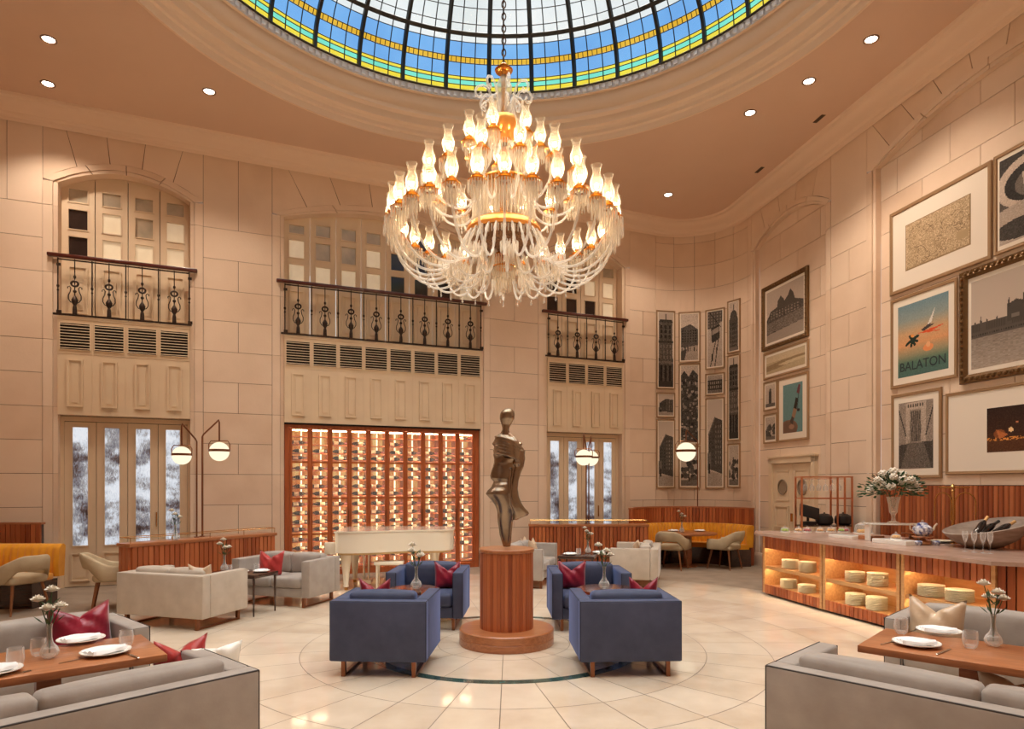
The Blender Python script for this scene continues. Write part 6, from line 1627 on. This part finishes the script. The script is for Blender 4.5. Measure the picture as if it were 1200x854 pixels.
picture('framed_photo', 'framed photo of an old tram in a street, top of the third column', 826.7,849,363.7,359.8,434.3,429.7,('b','tram',7),(.025,.025),.03,group=NG)
picture('framed_photo', 'small wide framed photo of an arcaded facade, middle of third column', 826.7,849,438,436,464,461.7,('b','facade',8),(.025,.02),.03,group=NG)
picture('framed_photo', 'tall framed photo of a dark corner building, bottom of the third column', 826.7,849,467,464.7,572.7,571.8,('b','corner',9),(.025,.025),.03,group=NG)
picture('framed_photo', 'framed photo of a domed building, top of the fourth column', 852.5,867.2,353.7,349,416,410.6,('b','dome',10),(.02,.02),.03,group=NG)
picture('framed_photo', 'tall framed photo of a street of houses, middle of the fourth column', 852.5,867.2,417.6,413.6,516.4,516.4,('b','tower',11),(.02,.02),.03,group=NG)
picture('framed_photo', 'framed photo of misty trees, bottom of the fourth column', 852.5,867.2,520,519,571,571,('b','trees',12),(.02,.02),.03,group=NG)
no = -NR
picture('framed_photo', 'ornately framed black and white photo of a hilltop palace, top in the narrow arched niche', 894,947.5,338.8,310.5,410.5,395.8,('b','castle',13),(.06,.05),.09,no,True)
picture('framed_print', 'wide framed sepia landscape print under the hilltop palace photo', 895,947.5,414,398,445.6,430.8,(art_plain,),(.06,.05),.045,no)
picture('framed_photo', 'small framed photo of a standing figure left of the teal poster', 895,910.8,448.5,444.3,482.3,479.3,('b','figure',14),(.04,.04),.035,no)
picture('framed_photo', 'small framed photo of trees, lowest in the narrow arched niche', 895,910.8,485.6,483.5,520,518.6,('b','trees',15),(.04,.04),.035,no)
def ex_teal(t,x0,x1,za,zb): words(t,'DIZITZ',(x0*.68+x1*.32),zb-.22,(x1-x0)*.48,pbr('teal poster lettering', c(40,84,92), .6))
picture('framed_poster', 'framed teal poster with a dark bottle-like shape in the narrow arched niche', 911.6,947.5,444.3,434.2,518.6,514,(art_teal,),(.14,.12),.045,no)
U = lambda x: wu(x, no+.02)
zt = lambda x,y: wz(x,y,no+.02)
picture('framed_map', 'large framed antique map, upper left of the big niche', 1043.2,1162.2,251.4,187.5,347,303.5,(art_map,),(.26,.24),.06,no)
def big(name, label, pxl, yl, yb, width, art, mat, fw, orn=False, extra=None, corr=0):
    u0 = U(pxl); u1 = u0+width; z1, z0 = zt(pxl,yl), zt(pxl,yb)
    p = wp(u1, no+.02); pxr = 600+p.x/p.y*FPX
    return picture(name, label, pxl, pxr, 0,0,0,0, art, mat, fw, no, orn, None, extra, (z0,z1))
big('framed_photo','framed photo of a figure inside a giant ring, upper right, cut by picture edge',1165,184.5,300.4,1.05,('b','wheel',16),(.03,.05),.05)
def ex_b(t,x0,x1,za,zb): words(t,'BALATON',(x0+x1)/2,za+.09,(x1-x0)*.90,INK,.004)
picture('framed_poster','framed BALATON travel poster with bird and flowers over a sunset lake',1044.2,1122,351.8,325.5,456.7,441.3,(art_lake,),(.10,.10),.05,no,False,None,ex_b)
big('framed_photo','large ornately framed photo of a spired riverside building with a barge',1126,320.5,451,1.85,('b','parliament',17),(.05,.06),.12,True)
picture('framed_photo','framed photo of an iron bridge approach, lower left of the big niche',1045,1103.5,463.7,452.6,560.5,560.3,('b','bridge',18),(.10,.10),.05,no)
big('framed_photo','wide framed print with a small dark night scene in a deep mount',1108.5,461.5,556,1.95,(art_night,),(.62,.24),.045)
# ================================================================== LIGHT, SKY, CAMERA
def lamp(kind, name, loc, energy, color, size=.1, rot=(0,0,0), **k):
    d = bpy.data.lights.new(name, kind); d.energy = energy; d.color = color[:3]
    if kind == 'AREA': d.shape = k.get('shape', 'DISK'); d.size = size; d.size_y = k.get('size_y', size)
    elif kind in ('POINT', 'SPOT'): d.shadow_soft_size = size
    if kind == 'SPOT': d.spot_size = k.get('cone', 1.6); d.spot_blend = .6
    o = bpy.data.objects.new(name, d); o.location = loc; o.rotation_euler = rot; col.objects.link(o)
    o['kind'] = 'helper' if False else 'structure'
    return o
WARM = (1, .66, .38)
for px, py, w in spots:
    x, y = ceil_xy(px, py); lamp('SPOT', 'downlight_beam', (x,y,HC-.03), SPW, (1,.84,.68), .10, cone=2.0)
# extra downlights added overhead, out of view, to brighten floor and seats
for a in range(0, 360, 30):
    x, y = CX+5.6*math.cos(math.radians(a)), CY+5.6*math.sin(math.radians(a))
    if y > 6.5: continue
    if abs(x) > 5.9: continue
    q = dup(first, (x,y,HC), 0, 'round recessed ceiling downlight, lit, added overhead out of view'); lamp('SPOT', 'downlight_beam', (x,y,HC-.03), SPW, (1,.84,.68), .10, cone=2.0)
S = lamp('SUN', 'overcast_daylight', (CX,CY,14), 1, (1,.97,.92)); S.data.energy = SUNE; S.data.angle = math.radians(75)
P = lamp('AREA', 'dome_portal', (CX,CY,ZG-.1), 1, (1,1,1), RG*2); P.data.cycles.is_portal = True
w = bpy.data.worlds.new('sky'); bpy.context.scene.world = w; w.use_nodes = True
nt = w.node_tree; nt.nodes.clear(); N, L = nt.nodes, nt.links
out = N.new('ShaderNodeOutputWorld'); bg = N.new('ShaderNodeBackground'); L.new(bg.outputs[0], out.inputs[0])
tc = N.new('ShaderNodeTexCoord'); nz = N.new('ShaderNodeTexNoise'); nz.inputs['Scale'].default_value = 1.6; nz.inputs['Detail'].default_value = 5
L.new(tc.outputs['Generated'], nz.inputs['Vector'])
mx = N.new('ShaderNodeMix'); mx.data_type = 'RGBA'; mx.inputs[6].default_value = (.80,.92,1,1); mx.inputs[7].default_value = (1,1,.98,1)
L.new(nz.outputs['Fac'], mx.inputs[0]); L.new(mx.outputs[2], bg.inputs[0]); bg.inputs[1].default_value = SKY
cam = bpy.data.cameras.new('camera'); co = bpy.data.objects.new('camera', cam); col.objects.link(co)
co.location = (0,0,EYE); co.rotation_euler = (PI/2,0,0)
cam.sensor_width = 36; cam.lens = 36*FPX/1200; cam.shift_y = (HY-427)/1200; cam.clip_start = .05
sc = bpy.context.scene; sc.camera = co
sc.view_settings.view_transform = 'Standard'; sc.view_settings.look = 'None'; sc.view_settings.gamma = 1; sc.view_settings.use_curve_mapping = False
sc.view_settings.exposure = EXPO
cy = sc.cycles
cy.max_bounces = 7; cy.diffuse_bounces = 4; cy.glossy_bounces = 3; cy.transmission_bounces = 4; cy.transparent_max_bounces = 24
cy.sample_clamp_indirect = 3; cy.use_denoising = True; cy.caustics_reflective = False; cy.caustics_refractive = False; cy.blur_glossy = 1.0
